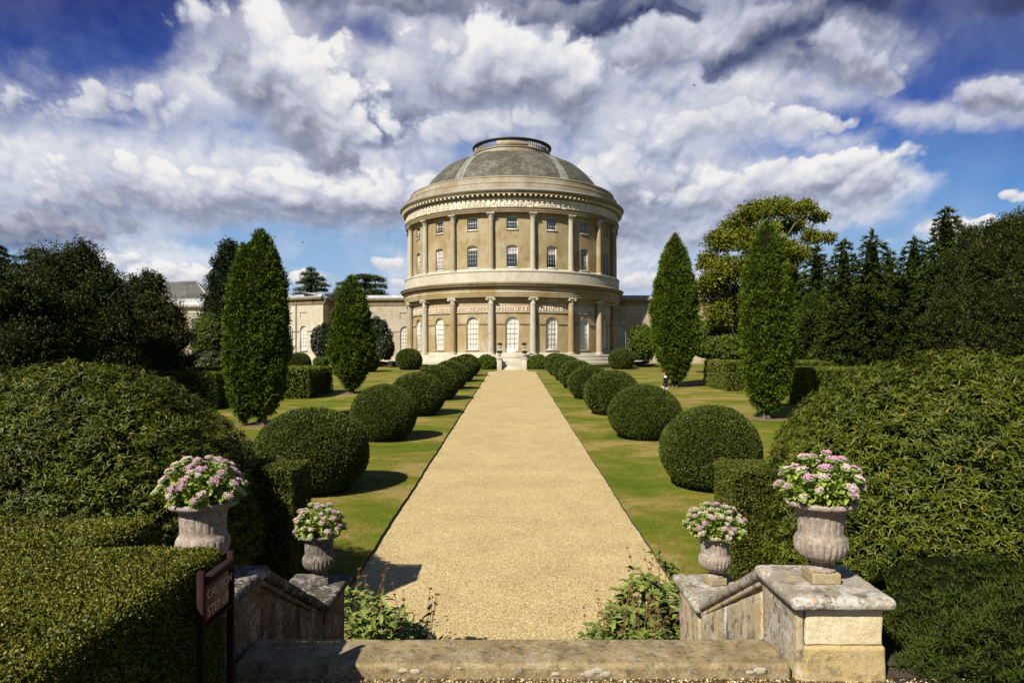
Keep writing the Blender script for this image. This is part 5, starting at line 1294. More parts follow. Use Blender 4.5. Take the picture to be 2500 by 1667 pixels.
profB = [(0.035, .10), (.07, .38), (.12, .52), (.22, .78), (.35, 1.0), (.5, .98), (.65, .86), (.8, .62), (.92, .34), (1.0, .03)]
yew_column('columnar_yew', 'biggest columnar yew with a shoulder on its left side, nearest on the left lawn', -10.35, 28.2, 8.1, 2.25, profA, 3600, 51, leaf=.16, group='columnar yews', extra=[(-.66, -.15, 7.45, .70)])
yew_column('columnar_yew', 'smaller columnar yew on the left lawn nearer the house', -10.15, 43.2, 7.6, 2.75, profB, 2600, 52, leaf=.19, group='columnar yews')
yew_column('columnar_yew', 'columnar yew on the right lawn beside the walking person', 11.6, 48.6, 11.0, 3.35, profB, 3800, 53, leaf=.21, group='columnar yews')
yew_column('columnar_yew', 'tall columnar yew on the right lawn in front of the autumn oak', 11.25, 30.2, 8.75, 2.30, profA, 3400, 54, leaf=.165, group='columnar yews')
yew_column('columnar_yew', 'mid green columnar yew right of the autumn oak behind the long hedge', at(1868, 52), 52, 7.2, 3.3, profB, 2200, 55, 'fir', .22, group='columnar yews')
# brown bare earth round the yew feet
for i, (x, y) in enumerate([(-10.45, 28.2), (-10.15, 43.2), (11.25, 30.2), (11.6, 48.6)]):
    mb = MB(); A = np.linspace(0, 2 * pi, 29)[:-1]; r_ = 1.0 + .12 * np.sin(A * 3 + i)
    V = [(0, 0, 0)] + [(a_ * cos(t_), a_ * sin(t_) * .9, SLOPE * a_ * sin(t_) * .9) for a_, t_ in zip(r_, A)]
    mb.add(V, [(0, k + 1, (k + 1) % 28 + 1) for k in range(28)]); o = mb.build('bare_earth', gpm if False else M['gravel'] if False else M['soilpale'], loc=(x, y, zg(y) + .039)); tag(o, kind='structure')

# ------------------------------------------------------------------ wild trees
def conifer(name, label, x, y, ztop, W, seed, mat='fir', nlev=26, sag=.25, leaf=.42, per=60, cat='tree', group=None, start=.04, rag=.25, pw=.66, zb=None):
    """spire of drooping sprays: whorls of branches, each clothed in flat sprays"""
    rg = np.random.default_rng(seed); z0 = zg(y) if zb is None else zb; H = ztop - z0; root = thing(name, label, cat, (x, y, z0), 0, group)
    mb = MB(); tr = MB(); tr.add(*tube([(0, 0, -.2), (0.05, 0, H * .5), (0, 0, H * .99)], [H * .022, H * .014, .02], 8))
    Ps = []; As = []; Rn = []
    for i in range(nlev):
        t = start + (1 - start) * (i + rg.random() * .5) / nlev; h = H * t; L = W / 2 * (1 - t) ** pw + .10
        nb = max(5, int(11 * (1 - t) + 5))
        for k in range(nb):
            a = k * 2 * pi / nb + rg.uniform(-.3, .3) + i; Lb = L * rg.uniform(1 - rag, 1 + rag * .55)
            if i % 2 == 0 and Lb > .5: tr.add(*tube([(0, 0, h), (cos(a) * Lb * .6, sin(a) * Lb * .6, h + .02), (cos(a) * Lb * .92, sin(a) * Lb * .92, h - sag * Lb * .3)], [.03, .02, .008], 4, False))
            m = max(3, int(per * (Lb / (W / 2)) * 1.35)); u = rg.random(m) ** .6
            side = rg.normal(size=m) * .16 * Lb * (1.05 - u)
            px = cos(a) * Lb * u - sin(a) * side; py = sin(a) * Lb * u + cos(a) * side; pz = h + .10 * Lb * np.sin(u * 2.4) - sag * Lb * u ** 2 + rg.normal(size=m) * .04 * Lb
            Ps.append(np.stack([px, py, pz], -1)); As.append(np.stack([cos(a) + rg.normal(size=m) * .6, sin(a) + rg.normal(size=m) * .6, -sag + rg.normal(size=m) * .35 + (.5 if t > .85 else .1)], -1)); Rn.append(np.full(m, rg.random()) * .4 + rg.random(m) * .6)
    m = 60; Ps.append(np.stack([rg.normal(size=m) * .04, rg.normal(size=m) * .04, H * rg.uniform(.93, 1.0, m)], -1)); As.append(np.stack([rg.normal(size=m) * .5, rg.normal(size=m) * .5, np.ones(m)], -1)); Rn.append(rg.random(m))
    P = np.concatenate(Ps); A = unit(np.concatenate(As)); B = unit(np.cross(A, np.array([0, 0, 1.0])) + .45 * rg.normal(size=P.shape))
    leaf4(mb, P, A, B, leaf * rg.uniform(.5, 1.2, len(P)), leaf * .28, np.concatenate(Rn))
    V, F = lathe([(W / 2 * .38 * (1 - t_) ** pw + .01, H * t_) for t_ in np.linspace(start, .93, 16)], 16); V = V + rg.normal(size=V.shape) * .04; mb.add(V, F, 1)
    mb.build('crown', [M[mat], M['coreshade']], root); tr.build('trunk', M['bark'], root, True); return root
def blob_tree(name, label, x, y, blobs, seed, mat, leaf=.25, dens=110, trunk=.35, cat='tree', group=None, asp=.5, lump=.22, core=.62, limbs=True, flat=False, spiky=0.0, shell=.42, zb=None):
    """spreading crown of overlapping leaf masses with limbs reaching each one; blobs are (dx, dy, z, rx, ry, rz) with z from eye level"""
    rg = np.random.default_rng(seed); z0 = zg(y) if zb is None else zb; root = thing(name, label, cat, (x, y, z0), 0, group); mb = MB(); tr = MB()
    for j, (bx, by, bz, rx, ry, rz_) in enumerate(blobs):
        c = np.array([bx, by, bz - z0]); r = np.array([rx, ry, rz_]); area = 4 * pi * ((rx * ry) ** 1.6 / 3 + (rx * rz_) ** 1.6 / 3 + (ry * rz_) ** 1.6 / 3) ** (1 / 1.6)
        m = int(area * dens / 7); D = unit(rg.normal(size=(m, 3))); q = D * r / max(.5, leaf * 3)
        rad = 1 + lump * snoise(D * 1.3 + j * 2.7 + seed, 3.2) + lump * .6 * snoise(D + j + seed, 8) - rg.random(m) ** 1.4 * shell
        P = c + D * rad[:, None] * r; per = 7
        AX = np.repeat(unit(D + .6 * rg.normal(size=(m, 3)) + np.array([0, 0, .15 + spiky])), per, 0); Pt = np.repeat(P, per, 0) + rg.normal(size=(m * per, 3)) * leaf * .6
        A = unit(AX + .8 * rg.normal(size=Pt.shape)); B = unit(np.cross(A, unit(rg.normal(size=Pt.shape)))); 
        if flat: A[:, 2] *= .3; A = unit(A); B = unit(np.cross(A, [0, 0, 1.0]) + .3 * rg.normal(size=Pt.shape))
        leaf4(mb, Pt, A, B, leaf * rg.uniform(.6, 1.25, len(Pt)), leaf * asp, np.clip(.5 * np.repeat(rg.random(m), per) + .5 * rg.random(len(Pt)), 0, 1))
        if core > 0:
            V, F = ellipsoid(c, r * core, 14, 10, lambda v: 1 + lump * snoise(v * 1.3 + j * 2.7 + seed, 3.2)); mb.add(V, F, 1)
        if limbs:
            h0 = min(c[2] * .55, (z_t := max(1.0, (min(b_[2] for b_ in blobs) - z0) + 1.0))); s = np.array([0, 0, h0 + .3 * c[2]]) * np.array([1, 1, .8]); mid = (s + c) / 2 + np.array([0, 0, -.08 * abs(c[0])]) + rg.normal(size=3) * .2
            tr.add(*tube([s, mid, c + np.array([0, 0, -.1])], [trunk * .42, trunk * .25, trunk * .10], 6))
            for _ in range(4):
                e = c + unit(rg.normal(size=3)) * r * .9; tr.add(*tube([c, (c + e) / 2 + rg.normal(size=3) * .1, e], [trunk * .10, trunk * .06, .015], 4))
    mb.build('crown', [M[mat], M['coreshade']], root)
    top = max(b_[2] for b_ in blobs) - z0
    tr.add(*tube([(0, 0, -.2), (.1, 0, top * .3), (0, .1, top * .6), (0, 0, top * .85)], [trunk, trunk * .8, trunk * .5, trunk * .15], 10)); tr.build('trunk', M['bark'], root, True); return root
def dblobs(d, x, lst):      # crown masses given as picture-sized circles at distance d
    out = []
    for (px, py, r_, *o) in lst:
        ry = o[0] if o else 1.0; dy = o[1] if len(o) > 1 else 0
        k = (d + dy) / 1568; out.append((at(px, d + dy) - x, dy, zat(py, d + dy), r_ * k, r_ * k * .9, r_ * k * ry))
    return out
# turning oak
ox = at(1735, 62)
blob_tree('autumn_oak', 'wide oak turning yellow with bare twisting upper branches, right of the house', ox, 62, dblobs(62, ox, [
    (1730, 490, 42, .6), (1785, 478, 40, .55, 1), (1845, 480, 32, .55, -1), (1880, 498, 22, .6), (1690, 520, 34, .7, 2), (1655, 555, 38, .7, -2), (1720, 555, 38, .7, -3), (1628, 600, 30, .8, 1), (1670, 620, 40, .8, -3),
    (1730, 620, 44, .8, -3), (1635, 660, 36, .8, -1), (1690, 680, 40, .8, 2), (1650, 720, 34, .8, -2), (1820, 520, 34, .55, 3), (1868, 545, 26, .5, -1), (1905, 545, 16, .6, 0), (1835, 585, 30, .7, -2), (1800, 640, 46, .9, 2),
    (1835, 690, 34, .9, 0), (1790, 570, 40, .7, -3), (1620, 650, 22, .9, -3), (1700, 740, 40, .9, 0), (1760, 720, 50, .9, 2), (1765, 525, 30, .5, -2)]), 61, 'oak', .24, 125, .42, asp=.62, core=0, lump=.34, shell=.75)
leafy_mound('shrub', 'bright green spreading shrub under the autumn oak', (at(1672, 60), 60, zat(800, 60)), (2.3, 1.6, 1.2), 9000, .2, 'shrub', 'shrub', .2, .5, None, 62, f=5, zmin=-.8)
leafy_mound('shrub', 'dull green bush beneath the oak behind the first right columnar yew', (at(1625, 66), 66, zat(780, 66)), (2.2, 1.6, 2.0), 8000, .2, 'shrub', 'shrub', .18, .5, None, 63, f=4, zmin=-.8)
leafy_mound('shrub', 'dark evergreen bush in the shadow right of the rotunda', (at(1476, 79), 79, zat(787, 79)), (1.75, 1.5, 2.2), 9000, .18, 'shrub', 'shrub', .12, .5, None, 64, f=4, zmin=-.9)
# magnolia bushes left of the rotunda
leafy_mound('evergreen_shrub', 'dark round evergreen left of the smaller columnar yew, against the bay', (at(745, 76), 76, zat(785, 76)), (1.5, 1.3, 2.05), 9000, .17, 'darkg', 'shrub', .10, .5, None, 65, f=4, zmin=-.9)
leafy_mound('evergreen_shrub', 'dark lumpy evergreen right of the smaller columnar yew, against the corridor wall', (at(866, 80), 80, zat(778, 80)), (1.7, 1.4, 2.5), 10000, .17, 'darkg', 'shrub', .22, .5, None, 66, f=3.4, zmin=-.9)
leafy_mound('evergreen_shrub', 'low black green evergreen spreading right against the corridor wall', (at(885, 77), 77, zat(800, 77)), (1.0, 1.2, 1.4), 6000, .16, 'darkg', 'shrub', .14, .5, None, 67, f=3.4, zmin=-.9)
leafy_mound('shrub', 'small yellow green bush in front of the bay', (at(738, 73), 73, zat(831, 73)), (.85, .8, .62), 4500, .14, 'shrub', 'shrub', .12, .5, None, 68, f=4, zmin=-.8)
# right hand belt
C_ = 'conifers behind the right hand hedge'
def con(px, d, top, W, seed, label, mat='fir', **k): return conifer('fir_tree', label, at(px, d), d, zat(top, d), W * 1.5, seed, mat, group=C_, **k)
con(1876, 56, 566, 4.2, 71, 'slim fir just right of the autumn oak, first of the row behind the hedge', rag=.2, per=90)
con(1938, 54, 553, 4.3, 72, 'smooth narrow fir, second in the row behind the right hedge', rag=.12, per=100)
con(2002, 53, 532, 5.0, 73, 'ragged fir with drooping branches, third in the row behind the right hedge', rag=.4, sag=.35, per=90)
con(2042, 60, 578, 4.0, 74, 'small distant fir with a pale bare top between two larger firs', rag=.3, per=80)
con(2100, 52, 548, 4.8, 75, 'fir with a thin spire, fifth in the row behind the right hedge', rag=.2, per=95)
con(2174, 46, 480, 4.6, 76, 'tallest fir of the right hand row, its spire against the white cloud', rag=.3, per=105, nlev=32)
for i, (px, d, top, w, mt, lab) in enumerate([(1925, 46, 700, 4.2, 'fir', 'low dark fir in front of the smooth narrow fir'), (1990, 45, 660, 4.6, 'firdark', 'dark bushy fir in front of the ragged fir'), (2075, 44, 640, 4.8, 'firdark', 'dark bushy fir in front of the thin spired fir'), (2150, 42, 610, 4.8, 'firdark', 'dark bushy fir in front of the tallest fir'), (1860, 50, 720, 3.6, 'fir', 'low green fir at the left end of the row')]):
    conifer('fir_tree', lab, at(px, d), d, zat(top, d), w, 80 + i, mt, group=C_, rag=.3, per=110, pw=.6, nlev=24)
hx = at(2240, 38)
blob_tree('holly_tree', 'broad dark holly with grey glossy top left of the darkest tree on the right', hx, 38, dblobs(38, hx, [(2225, 560, 34, 1.1), (2205, 610, 45, 1.1), (2250, 630, 50, 1.1), (2215, 690, 70, 1.0), (2270, 720, 75, 1.0), (2180, 740, 60, 1), (2235, 540, 22, 1.0), (2225, 800, 80, .8)]), 91, 'holly', .12, 230, .25, lump=.25, core=.70, shell=.40)
hx = at(2320, 33)
blob_tree('holm_oak', 'very dark holm oak at the right edge of the photo', hx, 33, dblobs(33, hx, [(2300, 540, 45, 1.0), (2350, 530, 50, 1.0), (2275, 600, 55, 1.1), (2340, 610, 75, 1.1), (2300, 700, 90, 1.0), (2400, 640, 100, 1.2), (2380, 760, 110, .9), (2290, 780, 80, .9), (2420, 540, 60, 1.0)]), 92, 'holly', .12, 230, .3, lump=.22, core=.72, shell=.38)
# left hand belt
hx = at(150, 31)
blob_tree('holly_tree', 'broad dark glossy holly with a tall loose leader, left of the photo', hx, 31, dblobs(31, hx, [(150, 640, 85, .9), (190, 610, 48, 1.2), (230, 670, 66, 1.0), (75, 680, 80, .9), (160, 730, 120, .8), (260, 750, 75, .9), (60, 780, 120, .7), (192, 572, 7, 3.0), (200, 590, 12, 1.8), (186, 598, 16, 1.6), (214, 604, 12, 1.8), (160, 592, 10, 2.2), (165, 610, 20, 1.4), (120, 615, 30, .9), (250, 622, 9, 1.8), (240, 640, 20, 1.0), (274, 650, 10, 1.5), (140, 860, 150, .6), (20, 870, 150, .6), (250, 860, 90, .7)]), 93, 'holly', .11, 260, .25, lump=.28, core=.70, shell=.40, spiky=.25)
hx = at(10, 30)
blob_tree('holly_tree', 'dark lower holly at the left edge of the photo', hx, 28, dblobs(28, hx, [(0, 700, 90, .9), (-60, 660, 90, 1.0), (40, 800, 110, .7), (-60, 800, 120, .8)]), 94, 'holly', .11, 260, .22, lump=.28, core=.74, shell=.36)
hx = at(345, 36)
blob_tree('yew_tree', 'dark spreading yew with ragged golden tips, left of the far pavilion', hx, 36, dblobs(36, hx, [(325, 660, 32, .8), (345, 640, 15, 1.2), (310, 648, 16, .9), (300, 700, 40, .8), (350, 700, 46, .8), (385, 720, 38, .8), (330, 770, 75, .8), (390, 780, 52, .9), (410, 735, 22, .7), (420, 770, 24, .7), (350, 820, 80, .6), (270, 800, 70, .8), (330, 860, 100, .5), (362, 650, 14, 1.4), (335, 632, 8, 1.6)]), 95, 'yewdark', .16, 190, .25, lump=.3, core=.72, shell=.34, asp=.3, spiky=.3)
conifer('fir_tree', 'small slim spire fir poking up beside the ragged dark yew', at(367, 40), 40, zat(634, 40), 1.2, 96, 'yewdark', nlev=20, leaf=.3, per=60, rag=.2)
blob_tree('redwood', 'tall dark lumpy redwood behind the biggest columnar yew', at(515, 58), 58, dblobs(58, at(515, 58), [(525, 575, 20, 1.2), (512, 610, 24, 1.0), (540, 605, 24, 1.1), (500, 650, 24, 1.1), (530, 660, 36, 1.1), (490, 695, 22, 1.1), (515, 715, 40, 1.1), (480, 735, 22, 1.2), (510, 780, 50, 1.2), (545, 740, 40, 1.2), (540, 820, 50, .8)]), 97, 'cedardark', .22, 160, .35, lump=.3, core=.78, shell=.35)
leafy_mound('shrub', 'mid green round bush in front of the redwood', (at(484, 47), 47, zat(775, 47)), (1.25, 1.2, 1.65), 12000, .13, 'shrub', 'shrub', .08, .4, None, 98, f=4, zmin=-.9)
leafy_mound('shrub', 'grey green loose bush at the foot of the round bush', (at(475, 42), 42, zat(838, 42)), (1.3, 1.0, .9), 9000, .12, 'olive', 'shrub', .18, .4, None, 99, f=5, zmin=-.8, up=.8)
leafy_mound('shrub', 'grey green loose bush behind the low yew hedge, leaning on the dark yew', (at(430, 44), 44, zat(845, 44)), (1.3, 1.0, .8), 8000, .12, 'olive', 'shrub', .18, .4, None, 100, f=5, zmin=-.8, up=.8)
def cedar(label, px, d, top, plates, seed, mat='cedar', leaf=.5):
    rg = np.random.default_rng(seed); x = at(px, d); root = thing('cedar_tree', label, 'tree', (x, d, -1.3), 0, 'cedars beyond the house'); mb = MB(); tr = MB(); k = d / 1568
    H = zat(top, d) + 1.3; tr.add(*tube([(0, 0, 0), (0, 0, H * .6), (0, 0, H)], [.55, .4, .08], 8))
    for (cx, cy, w_, th) in plates:
        bx = (cx - px) * k; bz = zat(cy, d) + 1.3; R_ = w_ * k; 
        tr.add(*tube([(0, 0, bz - .3 - abs(bx) * .15), (bx * .6, 0, bz - .15), (bx, 0, bz)], [.22, .14, .06], 6))
        m = int(R_ * R_ * 330 + 120); a = rg.uniform(0, 6.28, m); q = np.sqrt(rg.random(m)); edge = 1 + .25 * np.sin(a * 5 + seed + cx)
        P = np.stack([bx + R_ * q * edge * np.cos(a), R_ * .8 * q * edge * np.sin(a), bz - .16 * R_ * q * q + rg.normal(size=m) * th * k * .55], -1)
        A = unit(np.stack([np.cos(a) + rg.normal(size=m) * .7, np.sin(a) + rg.normal(size=m) * .7, rg.normal(size=m) * .22], -1)); B = unit(np.cross(A, [0, 0, 1.0]) + .25 * rg.normal(size=(m, 3)))
        leaf4(mb, P, A, B, leaf * rg.uniform(.5, 1.2, m), leaf * .35, rg.random(m))
    mb.build('crown', M[mat], root); tr.build('trunk', M['bark'], root, True)
cedar('pointed cedar showing over the curved bay roof', 714, 125, 612, [(714, 618, 8, 5), (712, 628, 18, 4), (720, 638, 24, 4), (708, 646, 22, 4), (728, 652, 24, 4), (706, 662, 24, 4), (732, 664, 18, 4), (700, 675, 24, 5), (715, 684, 34, 6), (690, 682, 18, 4)], 101)
cedar('flat topped cedar behind the smaller columnar yew', 838, 125, 630, [(838, 634, 30, 5), (862, 640, 22, 5), (870, 655, 18, 5), (800, 650, 22, 5), (825, 652, 30, 5), (858, 668, 24, 5), (790, 664, 20, 5), (820, 672, 40, 5), (870, 678, 24, 5), (780, 676, 20, 5)], 102)
cedar('dark layered cedar rising behind the holly on the left', 80, 60, 570, [(82, 576, 26, 6), (95, 588, 34, 6), (60, 590, 26, 6), (110, 603, 30, 6), (50, 610, 30, 6), (80, 612, 44, 6), (45, 635, 44, 6), (100, 635, 50, 6)], 103, 'cedardark', .3)
conifer('fir_tree', 'dark fir cut off by the left edge of the photo', at(-8, 46), 46, zat(560, 46), 2.8, 104, 'cedardark', rag=.3, pw=.35)

# ------------------------------------------------------------------ phlomis clumps at the foot of the stairs
def phlomis(label, spots, seed, nleaf, nst, h, sel):
    rg = np.random.default_rng(seed); cx = np.mean([s[0] for s in spots]); cy = np.mean([s[1] for s in spots]); root = thing('sage_clump', label, 'plant', (cx, cy, zg(cy)), 0, 'sage clumps at the foot of the stairs')
    lf = MB(); stm = MB(); hd = []
    for (sx, sy, R_, H_) in spots:
        m = int(nleaf * R_ * R_ * 4.6); a = rg.uniform(0, 6.28, m); q = np.sqrt(rg.random(m)); t = rg.random(m) ** .55
        env = np.sqrt(np.clip(1 - (q * .95) ** 2, 0, 1)); P = np.stack([sx - cx + R_ * q * np.cos(a), sy - cy + R_ * q * np.sin(a), H_ * env * t], -1)
        wh = 5; tone = rg.random(m)
        Pw = np.repeat(P, wh, 0); ph = np.tile(np.arange(wh) * 2.51, m) + np.repeat(rg.uniform(0, 6, m), wh); n = len(Pw)
        A = unit(np.stack([np.cos(ph), np.sin(ph), rg.uniform(-.25, .6, n)], -1) + .3 * rg.normal(size=(n, 3))); B = unit(np.cross(A, [0, 0, 1.0]) + .25 * rg.normal(size=(n, 3)))
        leaf8(lf, Pw, A, B, rg.uniform(.11, .20, n), rg.uniform(.046, .072, n), np.clip(np.repeat(tone, wh) * .5 + rg.random(n) * .5, 0, 1), 0, .2, .22)
        for k in range(int(m * .25)): p = P[k]; stm.add(*tube([(p[0] * .8, p[1] * .8, 0), (p[0], p[1], p[2])], .004, 4, False))
    lf.build('leaves', M['sage'], root, True)
    hv = [head_seed(s) for s in range(3)]; ds = MB(); cnt = 0
    for k in range(nst):
        sx, sy, R_, H_ = spots[rg.integers(len(spots))]; a = rg.uniform(0, 6.28); q = rg.random() ** .5 * R_ * .95; b = np.array([sx - cx + q * cos(a) * .6, sy - cy + q * sin(a) * .6, H_ * .45])
        L = h * rg.uniform(.65, 1.1); d = unit(np.array([cos(a) * .28 * q / R_ + rg.normal() * .13, sin(a) * .25 * q / R_ + rg.normal() * .13, 1.0])); e = b + d * L; mid = (b + e) / 2 + rg.normal(size=3) * .015
        ds.add(*tube([b, mid, e], [.0035, .003, .002], 4, False))
        for tt in ([1.0, .84, .68] if rg.random() < .55 else [1.0, .80]):
            if cnt >= 96: break
            p = b + (e - b) * tt; o = link('seed_head', hv[rg.integers(3)], root, tuple(p)); s = rg.uniform(.7, 1.15) * (1.0 if tt == 1 else 1.1); o.scale = (s, s, s); cnt += 1
    ds.build('dry_stems', M['drystem'], root); stm.build('stems', M['stem'], root)
def head_seed(s):
    rg = np.random.default_rng(900 + s); mb = MB(); n = 60; D = unit(rg.normal(size=(n, 3))) * np.array([1, 1, .6]); A = unit(D + .3 * rg.normal(size=(n, 3)))
    leaf4(mb, D * .009, A, perp(A), rg.uniform(.010, .018, n), .006, rg.random(n)); V, F = ellipsoid((0, 0, 0), (.012, .012, .009), 8, 6); mb.add(V, F, 0, .2)
    return mb.mesh('seed_head', M['seedhead'])
phlomis('leafy grey green sage clump with many brown dry seed heads beside the low right pier', [(1.25, 7.75, .44, .62), (1.60, 8.1, .50, .84), (.98, 7.50, .34, .42), (1.85, 8.7, .45, .92), (1.45, 7.35, .34, .62)], 111, 70, 40, .60, None)
phlomis('smaller sage clump with scattered brown seed heads beside the low left pier', [(-1.25, 7.55, .38, .70), (-1.62, 7.9, .42, .72), (-.98, 7.5, .24, .5), (-1.9, 8.3, .38, .62)], 112, 56, 15, .75, None)
# ------------------------------------------------------------------ person walking past the right hand yew
skin = plain('skin', (0.55, 0.34, 0.25), 0.6); navy = plain('navy_wool', (0.008, 0.009, 0.022), 0.9, .1); white = plain('white_cotton', (.80, .79, .78), .8); khaki = plain('khaki_cloth', (.30, .26, .17), .85); hairm = plain('auburn_hair', (.075, .022, .012), .6); shoe = plain('brown_leather', (.04, .022, .014), .5)
def skinmesh(nodes, edges, root_i=0, sub=1):
    me = bpy.data.meshes.new('sk'); me.from_pydata([n[0] for n in nodes], edges, []); ob = bpy.data.objects.new('sk', me); scene.collection.objects.link(ob)
    md = ob.modifiers.new('s', 'SKIN'); md.use_smooth_shade = True
    for i, n in enumerate(nodes): sv = me.skin_vertices[0].data[i]; sv.radius = (n[1], n[2] if len(n) > 2 else n[1]); sv.use_root = (i == root_i)
    ss = ob.modifiers.new('u', 'SUBSURF'); ss.levels = ss.render_levels = sub
    dg = bpy.context.evaluated_depsgraph_get(); out = bpy.data.meshes.new_from_object(ob.evaluated_get(dg)); bpy.data.objects.remove(ob); return out
px, py = at(1529, 36.6), 36.6
pr = thing('person', 'person in navy jumper over white shirt walking left by the yew, head bowed', 'person', (px, py, zg(py) + .035), 0)
# x is forward to the left of the picture: figure faces -x
nd = [((0, 0, .92), .125, .15), ((0.0, 0, 1.10), .105, .135), ((.005, 0, 1.28), .12, .165), ((-.005, 0, 1.41), .075, .10), ((-.035, 0, 1.48), .05, .05), ((-.055, 0, 1.545), .065, .06), ((-.065, 0, 1.62), .088, .075), ((-.05, 0, 1.69), .06, .055),
      ((.005, -.17, 1.37), .055, .055), ((.02, -.215, 1.10), .043, .043), ((-.15, -.20, .93), .032, .032), ((-.20, -.19, .90), .026, .034),
      ((.005, .17, 1.37), .055, .055), ((.02, .215, 1.10), .043, .043), ((-.15, .20, .93), .032, .032), ((-.20, .19, .90), .026, .034),
      ((0, -.09, .84), .085, .085), ((-.08, -.095, .48), .058, .058), ((-.03, -.095, .10), .04, .04), ((-.06, -.095, .05), .038, .042), ((-.17, -.10, .035), .028, .036),
      ((0, .09, .84), .085, .085), ((.02, .095, .48), .058, .058), ((.16, .095, .13), .04, .04), ((.13, .095, .06), .038, .042), ((.03, .10, .035), .028, .036)]
ed = [(0, 1), (1, 2), (2, 3), (3, 4), (4, 5), (5, 6), (6, 7), (2, 8), (8, 9), (9, 10), (10, 11), (2, 12), (12, 13), (13, 14), (14, 15), (0, 16), (16, 17), (17, 18), (18, 19), (19, 20), (0, 21), (21, 22), (22, 23), (23, 24), (24, 25)]
# fingers
for base, sy in ((11, -1), (15, 1)):
    bx, by, bz = nd[base][0]
    for k, (oy, L_) in enumerate(((-.024, .055), (-.008, .066), (.008, .062), (.022, .048))):
        i0 = len(nd); nd += [((bx - .03, by + oy, bz - .012), .009), ((bx - .03 - L_ * .5, by + oy * 1.1, bz - .022), .008), ((bx - .03 - L_ * .8, by + oy * 1.1, bz - .045), .007)]; ed += [(base, i0), (i0, i0 + 1), (i0 + 1, i0 + 2)]
    i0 = len(nd); nd += [((bx - .005, by - sy * .034, bz - .004), .010), ((bx - .045, by - sy * .042, bz - .012), .008)]; ed += [(base, i0), (i0, i0 + 1)]
bme = skinmesh(nd, ed, 0, 1); bme.materials.clear(); bme.materials.append(skin); body = link('body', bme, pr)
face = MB(); face.add(*ellipsoid((-.155, 0, 1.605), (.022, .013, .022), 8, 6)); 
face.build('nose', skin, body, True)
for s in (-1, 1):
    MB().add(*ellipsoid((-.140, s * .03, 1.632), (.010, .010, .008), 8, 6)).build('eye', plain('eye', (.03, .02, .02), .3), body, True)
    MB().add(*ellipsoid((-.055, s * .077, 1.612), (.016, .010, .028), 8, 6)).build('ear', skin, body, True)
MB().add(*ellipsoid((-.143, 0, 1.568), (.010, .024, .006), 8, 6)).build('mouth', plain('lips', (.30, .12, .10), .5), body, True)
def hsh(v): return 1 + .05 * snoise(v, 6)
h = MB(); V, F = ellipsoid((-.040, 0, 1.650), (.105, .092, .092), 20, 14, hsh); V = np.array(V); k = (V[:, 0] < -.095) & (V[:, 2] < 1.665); V[k, 0] = -.090; V[V[:, 2] < 1.56, 2] = 1.56; h.add(V, F); h.build('hair', hairm, pr, True)
jn = [((0, 0, .90), .140, .165), ((0.0, 0, 1.10), .125, .155), ((.005, 0, 1.28), .138, .185), ((-.0, 0, 1.40), .09, .115), ((.005, -.175, 1.37), .070, .070), ((.02, -.218, 1.10), .058, .058), ((-.13, -.204, .95), .046, .046), ((.005, .175, 1.37), .070, .070), ((.02, .218, 1.10), .058, .058), ((-.13, .204, .95), .046, .046)]
jm = skinmesh(jn, [(0, 1), (1, 2), (2, 3), (2, 4), (4, 5), (5, 6), (2, 7), (7, 8), (8, 9)], 0, 1); jm.materials.clear(); jm.materials.append(navy); link('jumper', jm, pr)
MB().add(*lathe([(.082, 1.425), (.078, 1.455), (.060, 1.49), (.055, 1.485)], 18)).build('collar', white, pr, True, loc=(-.012, 0, 0))
V, F = lathe([(.150, .80), (.155, .86), (.15, .90)], 22); V = V * np.array([.98, 1.15, 1]); MB().add(V, F).build('shirt_hem', white, pr, True)
for s, kn, an in ((-1, (-.08, -.095, .48), (-.03, -.095, .12)), (1, (.02, .095, .48), (.155, .095, .15))):
    MB().add(*tube([(0, s * .075, .88), (kn[0] * .5, s * .09, .66), kn, an], [.105, .095, .075, .068], 14)).build('trouser_leg', khaki, pr, True)
    f = an[0] - .04; z = .035 if s < 0 else .05
    MB().add(*ellipsoid((f - .05, s * .097, z + .01), (.135, .05, .048), 14, 10)).build('shoe', shoe, pr, True)

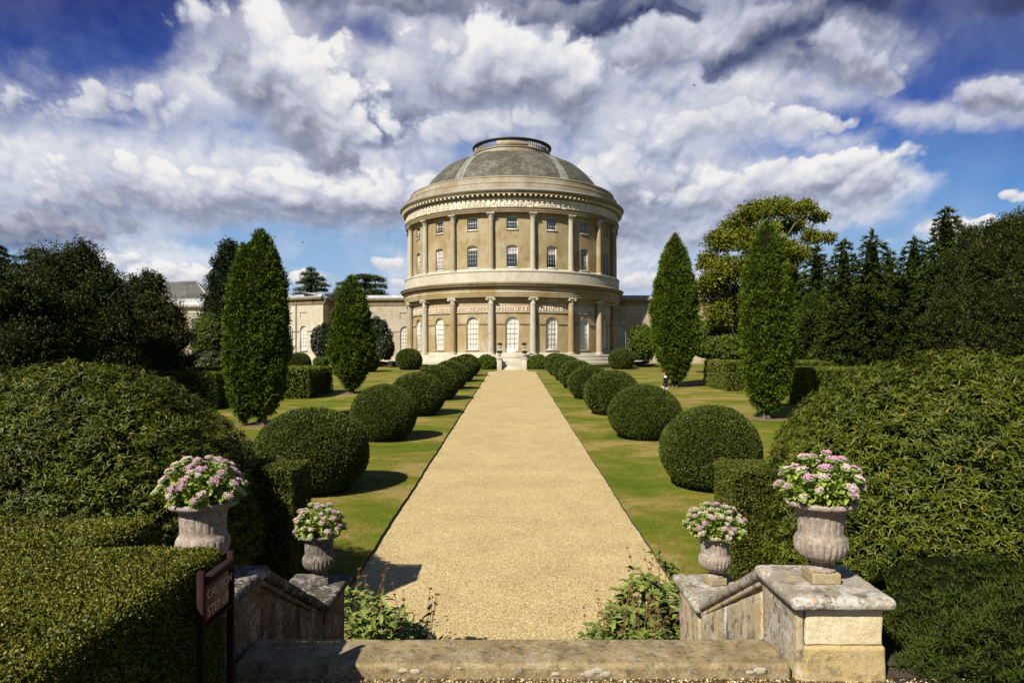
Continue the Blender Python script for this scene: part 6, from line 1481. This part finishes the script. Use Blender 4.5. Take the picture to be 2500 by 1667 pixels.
# ------------------------------------------------------------------ birds
def bird(px, py_, d, label, rz, s=1.0):
    root = thing('bird', label, 'bird', (at(px, d), d, zat(py_, d)), rz, 'birds in flight')
    mb = MB(); V, F = ellipsoid((0, 0, 0), (.17, .055, .05), 12, 8, lambda v: 1 + .35 * np.maximum(v[:, 0], 0) - .25 * np.maximum(-v[:, 0], 0)); mb.add(V, F); mb.add(*ellipsoid((.19, 0, .02), (.045, .035, .035), 8, 6)); mb.add([(-.14, -.02, 0), (-.30, -.06, 0), (-.30, .06, 0), (-.14, .02, 0), (-.14, -.02, -.015), (-.30, -.06, -.008), (-.30, .06, -.008), (-.14, .02, -.015)], [(0, 1, 2, 3), (7, 6, 5, 4), (0, 4, 5, 1), (2, 6, 7, 3), (1, 5, 6, 2)])
    mb.build('body', M['birdm'], root, True)
    for sg in (-1, 1):
        V = [(.09, sg * .03, .02), (-.06, sg * .03, .02), (.11, sg * .22, .12), (-.04, sg * .22, .11), (.02, sg * .42, .07), (-.03, sg * .40, .06)]; V += [(a, b_, c - .012) for a, b_, c in V]
        MB().add(V, [(0, 1, 3, 2), (2, 3, 5, 4), (6, 8, 9, 7), (8, 10, 11, 9), (0, 2, 8, 6), (2, 4, 10, 8), (1, 7, 9, 3), (3, 9, 11, 5), (4, 5, 11, 10)]).build('wing', M['birdm'], root)
    root.scale = (s, s, s)
bird(695, 557, 120, 'tiny dark bird in the blue sky between the big yew and the rotunda', .6)
bird(1595, 197, 110, 'tiny dark bird high in the clouds right of the dome', 2.4)
bird(1356, 407, 100, 'tiny dark bird just right of the dome', 1.2, .8)

# ------------------------------------------------------------------ urns by the house steps and on the bay terrace
def small_urn(x, y, z, label, plant_label, s, group):
    root = thing('stone_urn', label, 'urn', (x, y, z), 0, group); root.scale = (s, s, s)
    pr_ = [(.12, 0), (.12, .07), (.06, .09), (.045, .13), (.14, .19), (.18, .28), (.16, .34), (.14, .37), (.16, .46), (.21, .48), (.21, .51), (.15, .50)]
    MB().add(*lathe(pr_, 24)).build('bowl', M['urnpale'], root, True, 60); MB().add(*bevbox((-.14, -.14, -.02), (.14, .14, .055), .01, 1)).build('foot_plinth', M['urnpale'], root)
    if plant_label: leafy_mound('urn_plant', plant_label, (x, y, z + .56 * s), (.27 * s, .27 * s, .13 * s), 900, .07, 'shrub', 'plant', .15, .5, 'plants in the small urns', int(abs(x) * 50 + y), zmin=-.6)
for sx, nm in ((-1, 'left'), (1, 'right')):
    small_urn(sx * 1.36, 74.3, -.515, 'pale stone urn on the front pier %s of the house steps' % nm, 'low green plant in the front urn %s of the house steps' % nm, 1.15, 'urns by the house steps')
    small_urn(sx * 1.36, 76.75, .385, 'pale stone urn on the raised back pier %s of the garden door' % nm, 'low green plant in the raised back urn %s of the garden door' % nm, 1.15, 'urns by the house steps')

def trim_albedo(k):
    for m in bpy.data.materials:
        if not m.use_nodes: continue
        t = NT(m.node_tree)
        for n in list(t.n):
            if n.type in ('BSDF_PRINCIPLED', 'BSDF_TRANSLUCENT'):
                sk = n.inputs[0]
                if sk.is_linked:
                    src = sk.links[0].from_socket; t.l.new(t.scale(src, (k, k, k)), sk)
                else: c = sk.default_value; sk.default_value = (c[0] * k, c[1] * k, c[2] * k, 1)
trim_albedo(0.76)
